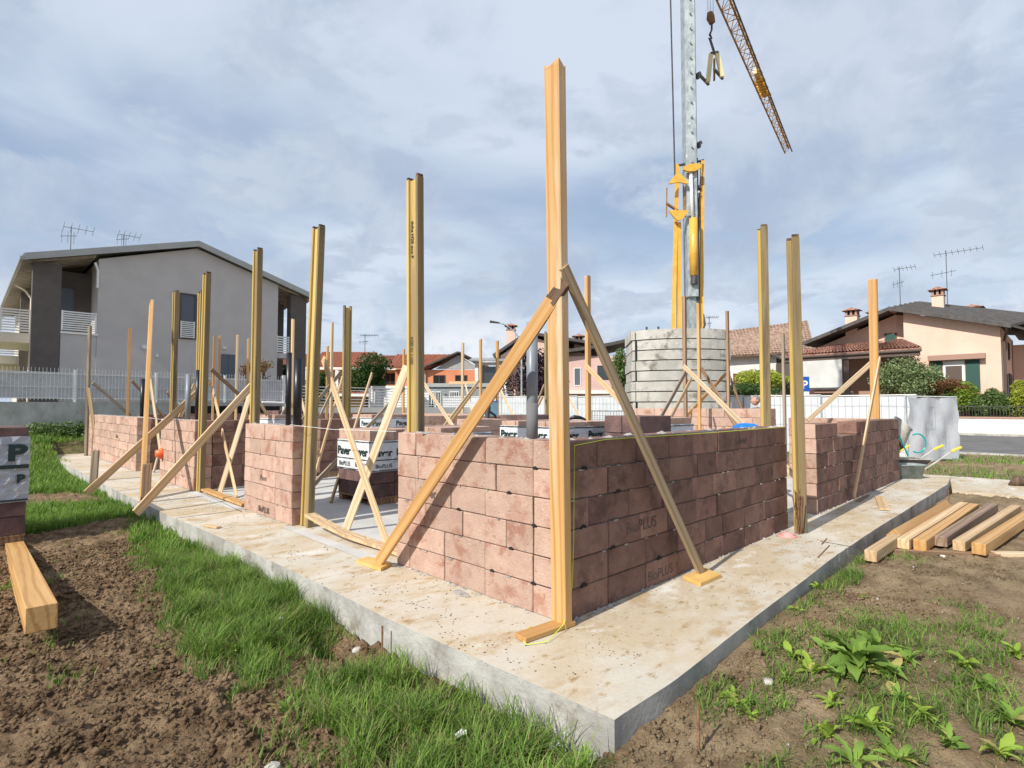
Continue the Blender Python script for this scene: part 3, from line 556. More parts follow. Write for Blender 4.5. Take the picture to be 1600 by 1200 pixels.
BR = [((505, 560), 7.0, (607, 856), None, 'wood_pine', 'pale brace falling right in the cross of the first opening'),
 ((636, 572), 6.3, (540, 828), None, 'wood_pale', 'greyish brace falling left in the cross of the first opening'),
 ((332, 606), 10.6, (370, 777), None, 'wood_pine', 'brace falling right in the cross of the opening left of the pier with pipes'),
 ((392, 612), 9.3, (344, 768), None, 'wood_pale', 'brace falling left in the cross of the opening left of the pier with pipes'),
 ((138, 606), 16.2, (152, 712), None, 'wood_pine', 'thin brace at the far left corner post'),
 ((145, 598), 16.2, (193, 640), 17.5, 'wood_grey', 'grey brace behind the far left corner post'),
 ((206, 595), 15.6, (232, 624), 16.6, 'wood_brown', 'brown brace behind the farthest left wall'),
 ((235, 592), 12.8, (255, 735), None, 'wood_pale', 'pale brace falling right from the leaning orange post'),
 ((262, 655), 13.2, (240, 738), None, 'wood_pale', 'pale brace end falling left beside the orange pipe socket'),
 ((262, 612), 15, (285, 655), 15.8, 'wood_brown', 'brown brace behind the orange socket pier'),
 ((305, 600), 13.5, (280, 655), 13.2, 'wood_pine', 'pale brace right of the grey pipe on the socket pier'),
 ((330, 577), 13.0, (388, 630), 13.8, 'wood_brown', 'brown brace behind the crossing braces left of the pier with pipes'),
 ((408, 632), 13, (424, 660), 13.4, 'wood_pine', 'small brace just right of the beam behind the pier with pipes'),
 ((470, 620), 13, (480, 660), 12.6, 'wood_pale', 'pale brace between the black pipes and the leaning beam'),
 ((455, 622), 14.8, (438, 652), 14.0, 'wood_grey', 'grey brace behind the black pipes'),
 ((535, 590), 12.0, (513, 668), 10.8, 'wood_pine', 'thin brace falling left from the brown beam'),
 ((533, 581), 13.5, (497, 626), 13.0, 'wood_grey', 'grey brace crossing behind the brown beam'),
 ((524, 600), 15, (500, 650), 14, 'wood_grey', 'second grey brace behind the brown beam'),
 ((581, 584), 11.5, (553, 672), 9.8, 'wood_pine', 'loose pale brace before the dark green bush'),
 ((632, 606), 12.8, (572, 670), 10.6, 'wood_grey', 'grey brace left of the tallest yellow beam'),
 ((661, 597), 12.0, (707, 665), 10.5, 'wood_pale', 'pale brace falling right before the grey cabin'),
 ((749, 594), 16.2, (697, 662), 13.2, 'wood_pine', 'brace falling left from the middle one of three orange posts'),
 ((744, 606), 17.5, (703, 662), 14.5, 'wood_orange', 'orange brace just behind the one on the middle orange post'),
 ((727, 600), 19.0, (738, 646), 18.0, 'wood_pale', 'short brace at the pale post before the terracotta house'),
 ((780, 605), 15.0, (807, 660), 13.4, 'wood_pale', 'pale brace falling right from the rightmost orange post'),
 ((850, 602), 16.0, (833, 645), 15.0, 'wood_brown', 'brown brace left of the yellow beam by the corner post'),
 ((848, 620), 17.5, (830, 655), 16.0, 'wood_orange', 'orange brace below the yellow beam by the corner post'),
 ((914, 570), 9.6, (1030, 690), 8.0, 'wood_pine', 'long pale brace falling right from the post right of the corner post'),
 ((884, 612), 17.0, (905, 650), 15.8, 'wood_pale', 'short pale brace right beside the tall corner post'),
 ((1071, 582), 10.4, (1010, 692), 8.2, 'wood_grey', 'grey brace falling left from the thin brown post'),
 ((1080, 592), 11.8, (1028, 690), 9.0, 'wood_pine', 'pale brace falling left behind the grey one'),
 ((1068, 572), 10.3, (1160, 663), 8.8, 'wood_pale', 'bright brace falling right to the blue sack'),
 ((1096, 575), 12.8, (1128, 628), 12.2, 'wood_brown', 'brown brace falling right at the middle orange post by the ballast'),
 ((1134, 584), 13.9, (1108, 612), 13.4, 'wood_orange', 'orange brace falling left from the post at the right edge of the ballast'),
 ((1139, 586), 13.9, (1157, 634), 13.4, 'wood_brown', 'thin brown brace falling right at the right edge of the ballast'),

]
for a, da, b, db, m, lb in BR: brace(a, da, b, db, m, lb, w=.085 if da > 9 else .095)
tag(timber('batten', dep(702, 598, 16.5), dep(744, 598, 16.2), .09, .03, FWD2, 'wood_pine'), 'level pale batten nailed between two of the orange posts', 'batten')
tag(timber('brace', plY(1334, 777, -.09), plY(1375, 560, -.02), .10, .026, (.1, -1, 0), 'wood_pine'), 'pale brace leaning on the outside of the notched brown wall at the right', 'brace', 'timber braces leaning on the posts')
brace((1366, 563), 11.5, (1262, 657), 11.3, 'wood_pale', 'pale brace falling left from the far right corner post', w=.10, toground=False)
# stakes
for px, py, pt, lb in ((145, 768, 702, 'farther grey stake driven into the grass'), (226, 806, 723, 'nearer brown stake driven into the grass beside the slab')):
    b = gnd(px, py, -.2); tp = b+V((.02, 0, 0)); r = ray(px+3, pt); k = (b-CAMP).dot(FWD2)/r.dot(FWD2); z = (CAMP+r*k).z
    tag(timber('stake', b-V((0, 0, .08)), V((b.x+.02, b.y, z)), .12, .05, (-.5, -1, 0), 'wood_grey' if px < 200 else 'wood_brown', rough_end=True), lb, 'stake', 'stakes holding the long braces')
# foot plates and boards on the slab
def flat(name, pts, z0, h, m, label, cat='board', group=None):
    mb = MB().ext([V((p[0], p[1], z0)) for p in pts], (0, 0, h)); return tag(build(name, mb, m), label, cat, group)
g2 = lambda *p: [gnd(*q) for q in p]
flat('foot_board', g2((557, 880), (595, 893), (612, 884), (575, 874)), .002, .028, 'plank_yellow', 'yellow board under the foot of the thick orange brace')
flat('foot_board', g2((1068, 905), (1095, 917), (1127, 903), (1100, 892)), .002, .028, 'plank_yellow', 'yellow board under the foot of the tan brace')
timb = timber('foot_plank', (-.40, 0.02, .018), (.03, -.02, .018), .11, .03, (0, 0, 1), 'wood_orange'); tag(timb, 'orange plank lying under the tall corner post', 'board')
def bent(pts, w, t, m, label):
    mb = MB(); P = [V(p) for p in pts]; n = len(P)
    for k, p in enumerate(P):
        d = (P[min(k+1, n-1)]-P[max(k-1, 0)]).normalized(); s = V((-d.y, d.x, 0))*w/2; b = len(mb.v)
        mb.v += [p-s, p+s, p+s+V((0, 0, t)), p-s+V((0, 0, t))]
        if k: mb.f += [(b-4+i, b-4+(i+1) % 4, b+(i+1) % 4, b+i) for i in range(4)]
    mb.f += [(3, 2, 1, 0), tuple(range(len(mb.v)-4, len(mb.v)))]; return tag(build('bent_board', mb, m), label, 'board', 'bent boards closing the openings at floor level')
bent([gnd(*p, z) for p, z in (((484, 806), .17), ((512, 822), .11), ((545, 838), .06), ((580, 850), .03), ((612, 860), .02), ((632, 868), .015))], .13, .03, 'wood_pine', 'bent board curving down across the first opening at floor level')
bent([gnd(*p, z) for p, z in (((320, 766), .05), ((345, 776), .03), ((384, 790), .02))], .12, .03, 'wood_orange', 'straight board across the second opening at floor level')
tag(timber('offcut', gnd(1374, 776, .02), gnd(1382, 796, .02), .12, .025, (0, 0, 1), 'wood_pine'), 'short board lying on the slab before the notched wall', 'board')
tag(timber('offcut', gnd(1341, 783, .01), gnd(1356, 774, .01), .05, .02, (0, 0, 1), 'wood_brown'), 'thin brown lath lying at the foot of the notched wall', 'board')
tag(timber('offcut', gnd(320, 820, .015), gnd(342, 824, .015), .06, .02, (0, 0, 1), 'wood_pine'), 'small wood offcut on the slab near its left edge', 'board')

# ------------------------------------------------------------------ pallets of wrapped blocks
def pallet(label, x0, y0, x1, y1, z0, z1, film=(.45, .9), dark='block', words=True, pal=.11, flipdark=False):
    root = empty('block_pallet', ((x0+x1)/2, (y0+y1)/2, z0), label, 'pallet of blocks', 'wrapped pallets of blocks')
    for k in range(3):
        yy = y0+(y1-y0)*(.06+.44*k); build('pallet_runner', MB().box((x0+.01, yy-.045, z0), (x1-.01, yy+.045, z0+pal-.02)), 'wood_brown', root)
    build('pallet_deck', MB().box((x0, y0, z0+pal-.02), (x1, y1, z0+pal)), 'wood_brown', root)
    H = z1-z0-pal; n = max(1, round(H/.2)); ch = H/n; nx = max(1, round((x1-x0)/.5)); ny = max(1, round((y1-y0)/.25))
    for c in range(n):
        for i in range(nx):
            for j in range(ny):
                if 0 < i < nx-1 and 0 < j < ny-1: continue
                lx, ly = (x1-x0)/nx, (y1-y0)/ny
                put_block(root, (x0+lx*(i+.5), y0+ly*(j+.5), z0+pal+ch*(c+.5)), round(lx-.006, 3), round(ly-.006, 3), round(ch-.006, 3), dark)
    if film:
        za, zb = z0+(z1-z0)*film[0], z0+(z1-z0)*film[1]; e = .012; f = MB()
        ring = [V((x0-e, y0-e, 0)), V((x1+e, y0-e, 0)), V((x1+e, y1+e, 0)), V((x0-e, y1+e, 0))]; K = 8
        for i in range(4):
            a, b = ring[i], ring[(i+1) % 4]; nm = V(((b-a).y, -(b-a).x, 0)).normalized()
            for u in range(K):
                for v in range(4):
                    q = []
                    for du, dv in ((0, 0), (1, 0), (1, 1), (0, 1)):
                        s, t = (u+du)/K, (v+dv)/4; w = .010*math.sin(s*17+t*9+i)*(1 if 0 < s < 1 else 0); q.append(a+(b-a)*s+nm*w*.6+V((0, 0, za+(zb-za)*t)))
                    f.add(q, [(0, 1, 2, 3)])
        fo = build('film_wrap', f, 'film', root)
        if words:
            hh = zb-za; wd = x1-x0
            for zz in (.02, .36, .94):
                build('printed_stripe', MB().box((x0-e-.008, y0-e-.008, za+hh*zz), (x1+e+.008, y1+e+.008, za+hh*zz+.012)), 'ink_green', fo)
            for (lx, ly, rt_, L) in ((x0, y0-e-.008, (R(90), 0, 0), wd), (x0-e-.008, y1, (R(90), 0, R(-90)), y1-y0)):
                d = V((1, 0, 0)) if rt_[2] == 0 else V((0, -1, 0))
                sz = min(hh*.44, L*.5/2.75)
                for k in range(2):
                    text('Paver', sz, V((lx, ly, za+hh*.50))+d*(.01+k*L*.5), rt_, 'ink_green', fo, bold=.004)
                    text('BioPLUS', sz*.55, V((lx, ly, za+hh*.12))+d*(.06+k*L*.5), rt_, 'ink_green', fo)
    return root
pf = pallet('wrapped pallet of blocks standing behind the cross braces of the first opening', 1.36, 4.74, 2.16, 5.72, 0.004, 1.10, (.44, .85))
for o_ in [c for c in pf.children if c.name.startswith('block') and c.location.z < .47]:       # the lower rows are the dark ones
    me_ = o_.data.copy(); me_.materials[0] = MATS['block_dark']; o_.data = me_
pallet('wrapped pallet of blocks half hidden by the left end of the near sunlit wall', 1.62, 3.45, 2.5, 4.30, .004, 1.16, (.48, .93))
pallet('unwrapped dark pallet of blocks farther back in the first opening', 2.3, 8.3, 3.2, 9.2, .004, 1.18, None, 'block_shaded')
pallet('wrapped pallet top seen just behind the near sunlit wall, beside the grey pipe', 2.05, 1.75, 3.0, 2.75, .004, 1.26, (.72, .95))
pallet('dark uncovered pallet of blocks right of the tall corner post', 2.6, 1.05, 3.3, 1.55, .004, 1.33, None, 'block_dark')
pallet('wrapped pallet seen right behind the dark blocks at the corner post', 3.7, 1.35, 4.4, 2.1, .004, 1.29, (.6, .93))
pallet('wrapped pallet standing in the opening left of the pier with pipes', 2.3, 10.6, 3.3, 11.6, .004, 1.25, (.5, .93))
pallet('dark pallet of blocks beside the wrapped one left of the pier with pipes', .95, 9.3, 1.9, 10.2, .004, .9, (.1, .8), 'block_dark', False)
pallet('dark blocks stacked behind the near sunlit wall left of the blue crate', 4.3, 4.4, 5.4, 5.0, .004, 1.29, None, 'block_dark')
pallet('pale blocks stacked behind the left end of the near sunlit wall', 2.9, 4.1, 3.5, 4.7, .004, 1.24, None, 'block')
pallet('long low pallet of blocks in the far middle of the slab', 4.6, 10.2, 6.0, 11.2, .004, 1.24, (.6, .93))
pallet('dark wrapped pallet behind the brown beam in the background', 3.6, 13.6, 4.8, 14.6, .004, 1.33, (.1, .7), 'block_dark', False)
def leftstack():
    zg = -.2; root = pallet('tall wrapped pallet of dark blocks at the left edge of the picture', -3.45, 6.5, -2.27, 7.6, zg, 1.19, None, 'block_dark', True)
    e = .012; za, zb = .30, 1.08; f = MB(); K, J = 14, 9
    ring = [V((-3.47, 6.485, 0)), V((-2.255, 6.485, 0)), V((-2.255, 7.615, 0)), V((-3.47, 7.615, 0))]
    for i in range(4):
        a, b = ring[i], ring[(i+1) % 4]; nm = V(((b-a).y, -(b-a).x, 0)).normalized()
        for u in range(K):
            for v in range(J):
                q = [a+(b-a)*((u+du)/K)+nm*.012*math.sin((u+du)*2.3+(v+dv)*1.7+i)*(1 if 0 < u+du < K else 0)+V((0, 0, za+(zb-za)*(v+dv)/J)) for du, dv in ((0, 0), (1, 0), (1, 1), (0, 1))]; f.add(q, [(0, 1, 2, 3)])
    fo = build('film_wrap', f, 'film_shaded', root)
    build('printed_band', MB().box((-3.5, 6.462, .70), (-2.262, 6.466, .745)), 'ink_green', fo)
    build('printed_band', MB().box((-3.5, 6.462, .315), (-2.262, 6.466, .335)), 'ink_green', fo)
    text('Paver', .26, (-3.38, 6.462, .80), (R(90), 0, 0), 'ink_green', fo, bold=.012, sx=1.2); text('P', .26, (-2.46, 6.462, .80), (R(90), 0, 0), 'ink_green', fo, bold=.012, sx=1.3)
    text('BioPLUS', .14, (-3.3, 6.462, .50), (R(90), 0, 0), 'ink_green', fo, bold=.006); text('B', .15, (-2.37, 6.462, .52), (R(90), 0, 0), 'ink_green', fo, bold=.008)
leftstack()

# ------------------------------------------------------------------ pipes, strings, small things on the site
def pipe(px, py0, py1, d, r, m, label, z0=None):
    a = dep(px, py1, d); b = dep(px+(py1-py0)*.01, py0, d); a = V((b.x, b.y, a.z if z0 is None else z0)); return tag(build('pipe', MB().tube([a, b], r, 16), m, smooth=True), label, 'pipe')
pipe(451, 551, 664, 7.2, .034, 'black_plastic', 'thinner and taller black pipe sticking out of the block pier', 1.15)
pipe(465, 561, 668, 6.95, .052, 'black_plastic', 'thicker black pipe sticking out of the block pier', 1.15)
pipe(223, 592, 652, 13.6, .05, 'black_plastic', 'black pipe left of the leaning orange post', 1.1)
pipe(294, 585, 655, 10.4, .045, 'grey_pipe', 'grey pipe rising from the pier with the orange socket', 1.15)
pipe(309, 578, 655, 10.2, .035, 'black_plastic', 'dark pipe right of the grey one on the orange socket pier', 1.15)
p = tag(build('pipe', MB().tube([(.14, .42, 1.17), (.14, .42, 2.06)], .042, 20), 'grey_pipe', smooth=True), 'blue grey plastic pipe standing in the near sunlit wall left of the corner post', 'pipe')
s = build('pipe_sleeve', MB().tube([(.14, .42, 1.17), (.14, .42, 1.46)], .0435, 20), 'cloth_grey', None, True); s.parent = p; s.location = V((.14, .42, 1.17))-ORG[p]
p0 = gnd(262, 700, .62); mb = MB().tube([V((-.14, 10.2, .52)), V((.1, 10.2, .52))], .075, 14); mb.tube([V((-.03, 10.2, .62)), V((-.03, 10.2, .42))], .05, 12)
tag(build('pipe_socket', mb, 'orange_plastic', smooth=True), 'orange plastic pipe socket at the left foot of a block pier', 'pipe socket')
def string(pts, r, m, label, sag=0): return tag(build('string', MB().tube(pts, r, 5), m), label, 'string')
string([(-.03, 4.26, 1.215), (-.025, 3.2, 1.19), (-.01, 2.0, 1.205)], .0025, 'string_white', 'white mason line across the first opening')
string([(-.06, 12.3, 1.215), (-.05, 10.4, 1.19), (-.02, 8.2, 1.205)], .003, 'string_white', 'white mason line across the far opening')
ys = [gnd(908, 693, 1.19)]+[plY(*p, -.02) for p in ((909, 700), (905, 740), (897, 790), (891, 850))]+[plY(889, 900, -.05), plY(886, 940, -.06), plY(878, 968, -.08)]
string([V((4.0, -.012, 1.195)), V((2.2, -.012, 1.19)), V((.45, -.012, 1.195)), V((.09, -.02, 1.17)), V((.07, -.03, .9)), V((.045, -.045, .55)), V((.02, -.05, .25)), V((-.03, -.05, .07)), V((-.12, -.08, .04)), V((-.3, -.12, .01)), V((-.42, -.06, .008)), V((-.38, .05, .008)), V((-.2, .12, .008))], .0028, 'string_yellow', 'yellow green mason line hanging down the tall corner post')
def rebar():
    root = empty('rebar_bundle', (3.90, -.17, 0), 'bundle of rusty rebar stubs at the foot of the right tall H-section beam', 'rebar')
    for k in range(11):
        a = V((3.90+random.uniform(-.05, .05), -.17+random.uniform(-.05, .03), 0)); b = a+V((random.uniform(-.09, .02), random.uniform(-.04, .04), random.uniform(.38, .52)))
        build('rebar', MB().tube([a, (a+b)/2+V((.01, 0, 0)), b], .006, 6), 'steel_rust', root)
rebar()
def crumbs(label, pts, r0, r1, m, seed):
    g = random.Random(seed); mb = MB()
    for x, y in pts:
        r = g.uniform(r0, r1); P = [V((x+math.cos(t)*r*g.uniform(.6, 1.4), y+math.sin(t)*r*g.uniform(.6, 1.4), .001)) for t in (0, 1.3, 2.6, 3.9, 5.2)]; mb.add(P+[V((x, y, r*g.uniform(.4, .9)))], [(i, (i+1) % 5, 5) for i in range(5)])
    o = build('dirt_crumbs', mb, m); tag(o, label, 'dirt', kind='stuff')
g_ = random.Random(5); Lp = [(g_.uniform(-.76, -.05), g_.uniform(-.6, 11)**1.0) for _ in range(700)]; Rp = [(g_.uniform(-.5, 10), g_.uniform(-.72, -.04)) for _ in range(800)]
def clus(P, n, sp, seed):
    g = random.Random(seed); out = []
    for k in range(n):
        c = g.choice(P)
        for j in range(g.randint(3, 16)): out.append((c[0]+g.gauss(0, sp), c[1]+g.gauss(0, sp)))
    return [p for p in out if (-.74 < p[0] < -.02 and p[1] > -.75) or (-.8 < p[1] < -.02 and -.7 < p[0] < 10)]
crumbs('dark dirt crumbs scattered over the left side of the slab', Lp[:350]+clus(Lp, 60, .06, 1), .002, .008, 'wood_rotten', 3); crumbs('dark dirt crumbs scattered over the right side of the slab', Rp[:400]+clus(Rp, 60, .07, 2), .002, .007, 'earth_brown', 4)
c0 = gnd(1230, 838); tag(build('plastic_cap', MB().lathe(c0, [(.10, 0), (.10, .012), (.062, .016), (.055, .035), (.02, .045), (.0, .046)], 18), 'pink_cap', smooth=True), 'pink plastic cap lying on the slab', 'cap')
for a, b, lb in ((gnd(1278, 872), gnd(1296, 853), 'short rusty rod lying on the slab'), (gnd(1284, 851), gnd(1292, 842), 'small rusty nail lying on the slab joint')):
    tag(build('rod', MB().tube([a+V((0, 0, .006)), b+V((0, 0, .006))], .005, 6), 'steel_rust'), lb, 'rod')
for px, py, pt, z, lb in ((597, 1022, 978, -.2, 'thin dark rod standing at the left side of the slab'), (1092, 1175, 1098, -.13, 'rusty rod standing in the earth right of the slab corner'), (1483, 790, 765, -.13, 'thin dark rod behind the pile of beams')):
    b = gnd(px, py, z); r = ray(px, pt); k = (b-CAMP).dot(FWD2)/r.dot(FWD2); tag(build('rod', MB().tube([b-V((0, 0, .05)), V((b.x, b.y, (CAMP+r*k).z))], .007, 6), 'steel_rust'), lb, 'rod')
# blue sack and blue crate, dark things on the walls
bb = dep(1166, 669, 8.6); mb = MB(); K = 12
prof = [(.0, .12), (.12, .11), (.19, .07), (.22, .0), (.22, -.12), (.20, -.3)]
mb.tube([V((bb.x, bb.y, bb.z-.04+z)) for r, z in prof], [max(r, .002) for r, z in prof], 18); tag(build('blue_sack', mb, 'bag_blue', smooth=True), 'blue rounded sack showing above the long brown wall', 'sack')
bb = dep(766, 627, 13.5); root = empty('blue_crate', (bb.x, bb.y, 1.2), 'pale blue crate on blocks before the white fence', 'crate')
build('crate_body', MB().box((bb.x-.15, bb.y-.12, 1.21), (bb.x+.15, bb.y+.12, 1.55)), 'crate_blue', root); build('crate_lid', MB().box((bb.x-.16, bb.y-.13, 1.552), (bb.x+.16, bb.y+.13, 1.58)), 'bag_blue', root)
root = empty('block_stack', (bb.x, bb.y, 0), 'small column of blocks under the pale blue crate', 'block stack')
for k in range(6): put_block(root, (bb.x, bb.y, .1+.2*k), .4, .3, .194, 'block_shaded')
bb = dep(902, 655, 5.4); mb = MB().tube([bb+V((-.06, .06, 0)), bb+V((-.02, .02, .02)), bb+V((.02, -.02, .015)), bb+V((.06, -.06, -.005))], [.008, .022, .018, .008], 8); tag(build('work_glove', mb, 'black_plastic', smooth=True), 'dark crumpled cloth on the blocks right of the corner post', 'cloth')
def handcart():
    b = dep(760, 660, 11.0); root = empty('drill_mixer', (b.x, b.y, 0), 'dark upright tool with a bent handle behind the near wall', 'tool')
    build('tool_shaft', MB().tube([V((b.x, b.y, .0)), V((b.x, b.y, 1.1)), V((b.x+.03, b.y-.03, 1.45))], .05, 8), 'steel_dark', root)
    build('tool_handle', MB().tube([b+V((-.12, .12, .18)), b+V((0, 0, .26)), b+V((.12, -.12, .14)), b+V((.16, -.16, -.1))], .028, 8), 'black_plastic', root)
handcart()

# ------------------------------------------------------------------ timber beams lying on the ground
def beam(a, b, s, m, label, group='square timber beams piled beside the slab', nrm=(0, 0, 1), t=None):
    return tag(timber('timber_beam', a, b, s, t or s, nrm, m), label, 'timber beam', group)
beam(dep(65, 966, 3.65), dep(21, 855, 6.75), .165, 'wood_post', 'large orange square beam lying on the soil at the left edge', 'single')
zb = -.02
for a, b, m, s, lb, nr, z in (((1360, 869), (1400, 842), 'wood_pine', .105, 'short end of a beam sticking out at the left of the pile', (0, 0, 1), 0),
    ((1397, 838), (1478, 790), 'wood_orange', .115, 'orange beam lying on its edge, second from the left of the pile', (.2, .7, .7), 0),
    ((1411, 850), (1506, 790), 'wood_pine', .105, 'beam left of the two that touch in the middle of the pile', (0, 0, 1), 0),
    ((1437, 852), (1522, 793), 'wood_orange', .115, 'beam with a fresh sawn end in the middle of the pile', (0, 0, 1), 0),
    ((1470, 846), (1552, 792), 'wood_weathered', .11, 'dark weathered brown beam in the pile', (0, 0, 1), 0),
    ((1498, 853), (1588, 795), 'wood_pine', .105, 'pale beam, second from the right of the pile', (0, 0, 1), 0),
    ((1529, 858), (1660, 772), 'wood_orange', .115, 'longest orange beam at the right of the pile', (0, 0, 1), 0)):
    A = gnd(a[0], a[1], zb); B = gnd(b[0], b[1], zb); beam(A, B, s, m, lb, nrm=nr)
beam(gnd(1552, 866, -.09), gnd(1680, 868, -.09), .09, 'wood_pale', 'pale batten lying crosswise under the right end of the pile', t=.05)
beam(gnd(1392, 862, -.10), gnd(1560, 868, -.10), .08, 'wood_brown', 'dark bearer under the near ends of the beams', t=.05)

# ------------------------------------------------------------------ wheelbarrow, mortar tub, mixer
def wheelbarrow():
    o = gnd(1418, 738, -.06); o = V((11.55, .25, -.08)); root = empty('wheelbarrow', o, 'overturned looking wheelbarrow with yellow grips behind the far right wall corner', 'wheelbarrow')
    u = RT2; w = FWD2; P = lambda a, b, c: o+u*a+w*b+V((0, 0, c))
    t0 = [P(-.35, -.30, .42), P(.5, -.26, .40), P(.5, .3, .40), P(-.35, .34, .42)]; b0 = [P(-.18, -.16, .12), P(.32, -.14, .12), P(.32, .18, .12), P(-.18, .2, .12)]
    mb = MB(); mb.add(b0+t0, [(0, 1, 2, 3), (0, 4, 5, 1), (1, 5, 6, 2), (2, 6, 7, 3), (3, 7, 4, 0)]); tr = build('tray', mb, 'steel_dark', root)
    mb = MB(); mb.tube(t0+[t0[0]], .014, 6); build('rim', mb, 'mixer_grey', tr)
    for s, gx in ((-.24, 0), (.26, .0)):
        build('handle_bar', MB().tube([P(-.5, s, .10), P(.3, s, .16), P(.62, s, .36), P(.95, s, .58)], .017, 8), 'mixer_grey', root)
        build('grip', MB().tube([P(.93, s, .57), P(1.14, s, .66)], .027, 8), 'handle_yellow', root)
    build('wheel', MB().tube([P(-.62, -.05, .17), P(-.62, .07, .17)], .18, 18), 'black_plastic', root)
    for s in (-.2, .2): build('leg', MB().tube([P(.3, s, .15), P(.36, s, -.02)], .015, 6), 'steel_dark', root)
wheelbarrow()
def tub():
    o = gnd(1411, 752, -.0)+V((0, 0, 0)); o = V((10.72, -.02, 0)); root = empty('mortar_tub', o, 'grey green mortar tub with a splashed rim at the far right corner', 'tub')
    u = RT2; w = FWD2; P = lambda a, b, c: o+u*a+w*b+V((0, 0, c)); n = 24
    def ring(rx, ry, z): return [P(rx*max(-1, min(1, 1.25*math.cos(t)))*1, ry*max(-1, min(1, 1.25*math.sin(t))), z) for t in [2*math.pi*k/n for k in range(n)]]
    r = [ring(.22, .15, .0), ring(.28, .20, .26), ring(.31, .23, .27), ring(.30, .22, .285), ring(.27, .19, .265), ring(.22, .15, .06)]
    mb = MB(); mb.v = [p for q in r for p in q]; mb.f = [(k*n+i, k*n+(i+1) % n, (k+1)*n+(i+1) % n, (k+1)*n+i) for k in range(5) for i in range(n)]+[tuple(range(n))[::-1], tuple(range(5*n, 6*n))]
    build('tub_body', mb, 'tub_grey', root, True); build('mortar_fill', MB().ext([P(.25*math.cos(t), .17*math.sin(t), .18) for t in [2*math.pi*k/n for k in range(n)]], (0, 0, .03)), 'mortar', root)
tub()
def mixer():
    o = dep(1392, 636, 12.9); o.z = -.12; root = empty('concrete_mixer', o, 'grey cement mixer with a turquoise frame behind the far right wall corner', 'cement mixer')
    u = RT2; w = FWD2; P = lambda a, b, c: o+u*a+w*b+V((0, 0, c)); ax = (u*.62+V((0, 0, .62))-w*.2).normalized()
    c = P(-.1, 0, .86); prof = [(.08, -.34), (.26, -.30), (.36, -.14), (.385, 0), (.37, .10), (.22, .42), (.235, .45), (.20, .45), (.20, .30), (.30, .1)]
    dr = build('drum', MB().lathe(c, prof, 24, ax), 'mixer_grey', root, True); build('drum_ring', MB().lathe(c, [(.385, -.03), (.402, -.02), (.402, .03), (.385, .04)], 24, ax), 'steel_dark', dr)
    for s in (-.42, .42): build('frame_leg', MB().tube([P(-.55, s, .0), P(-.1, s, .88), P(.25, s, .0)], .022, 8), 'turquoise', root)
    build('crossbar', MB().tube([P(-.1, -.42, .88), P(-.1, .42, .88)], .022, 8), 'steel_dark', root)
    pts = [P(.30+.19*math.sin(t), -.40, .74+.21*math.cos(t)) for t in [R(a) for a in range(-30, 215, 15)]]; build('tilt_wheel', MB().tube(pts, .017, 8), 'turquoise', root)
    build('motor_cover', MB().ext([P(-.62, -.2, .98), P(-.12, -.2, 1.02), P(.02, -.2, 1.10), P(-.15, -.2, 1.12), P(-.25, -.2, 1.26), P(-.38, -.2, 1.10), P(-.62, -.2, 1.2)], w*.4), 'turquoise', root)
    build('hopper_lip', MB().ext([P(-.45, -.25, .95), P(.25, -.25, 1.02), P(.32, -.25, 1.06), P(-.45, -.25, 1.0)], w*.5), 'steel_dark', root)
    for s in (-.3, .3): build('wheel', MB().tube([P(-.55, s-.04, .14), P(-.55, s+.04, .14)], .14, 16), 'black_plastic', root)
mixer()
a = V((11.6, .9, -.05)); tag(build('shovel', MB().tube([a, a+RT2*1.0+V((0, 0, .62))], .018, 8), 'handle_yellow'), 'yellow handled shovel leaning behind the wheelbarrow', 'shovel')
sh = gnd(1590, 758, -.1); mb = MB().tube([sh+RT2*-.16, sh+V((0, 0, .09)), sh+RT2*.2+V((0, 0, .07)), sh+RT2*.25], [.03, .11, .09, .02], 8); tag(build('earth_lump', mb, 'wood_rotten', smooth=True), 'dark lump of earth lying on the concrete path at the right', 'lump')

# ================================================================== surroundings
class Fr:
    """local frame of a building: u along the front (to the right), w into the depth, z up"""
    def __init__(s, o, ang): s.o = V(o); s.u = V((math.cos(ang), math.sin(ang), 0)); s.w = V((-math.sin(ang), math.cos(ang), 0))
    def __call__(s, a, b, c): return s.o+s.u*a+s.w*b+V((0, 0, c))
    def bx(s, mb, a, b): return mb.box((a[0], a[1], a[2]), (b[0], b[1], b[2]), s.o, (s.u, s.w, V((0, 0, 1))))
def window(F, par, u0, u1, z0, z1, w=0., m='glass', frame='white_paint', name='window', slats=0, bar=True, fw=.06, proud=.05):
    mb = MB(); F.bx(mb, (u0, w-.012, z0), (u1, w+.02, z1)); fr = MB(); p = -proud
    for a, b in (((u0-fw, w+p, z0-fw), (u0, w-.001, z1+fw)), ((u1, w+p, z0-fw), (u1+fw, w-.001, z1+fw)), ((u0, w+p, z1), (u1, w-.001, z1+fw)), ((u0, w+p, z0-fw), (u1, w-.001, z0))): F.bx(fr, a, b)
    if bar: F.bx(fr, ((u0+u1)/2-.025, w+p, z0), ((u0+u1)/2+.025, w-.014, z1))
    o = build(name, fr, frame, par); build('pane', mb, m, o)
    if slats:
        k = (z1-z0)/slats; sb = MB()
        for i in range(slats): F.bx(sb, (u0, w-.04, z0+k*i+.01), (u1, w-.013, z0+k*(i+1)-.012))
        so_ = build('shutter_slats', sb, m, o); so_['kind'] = 'stuff'
    return o
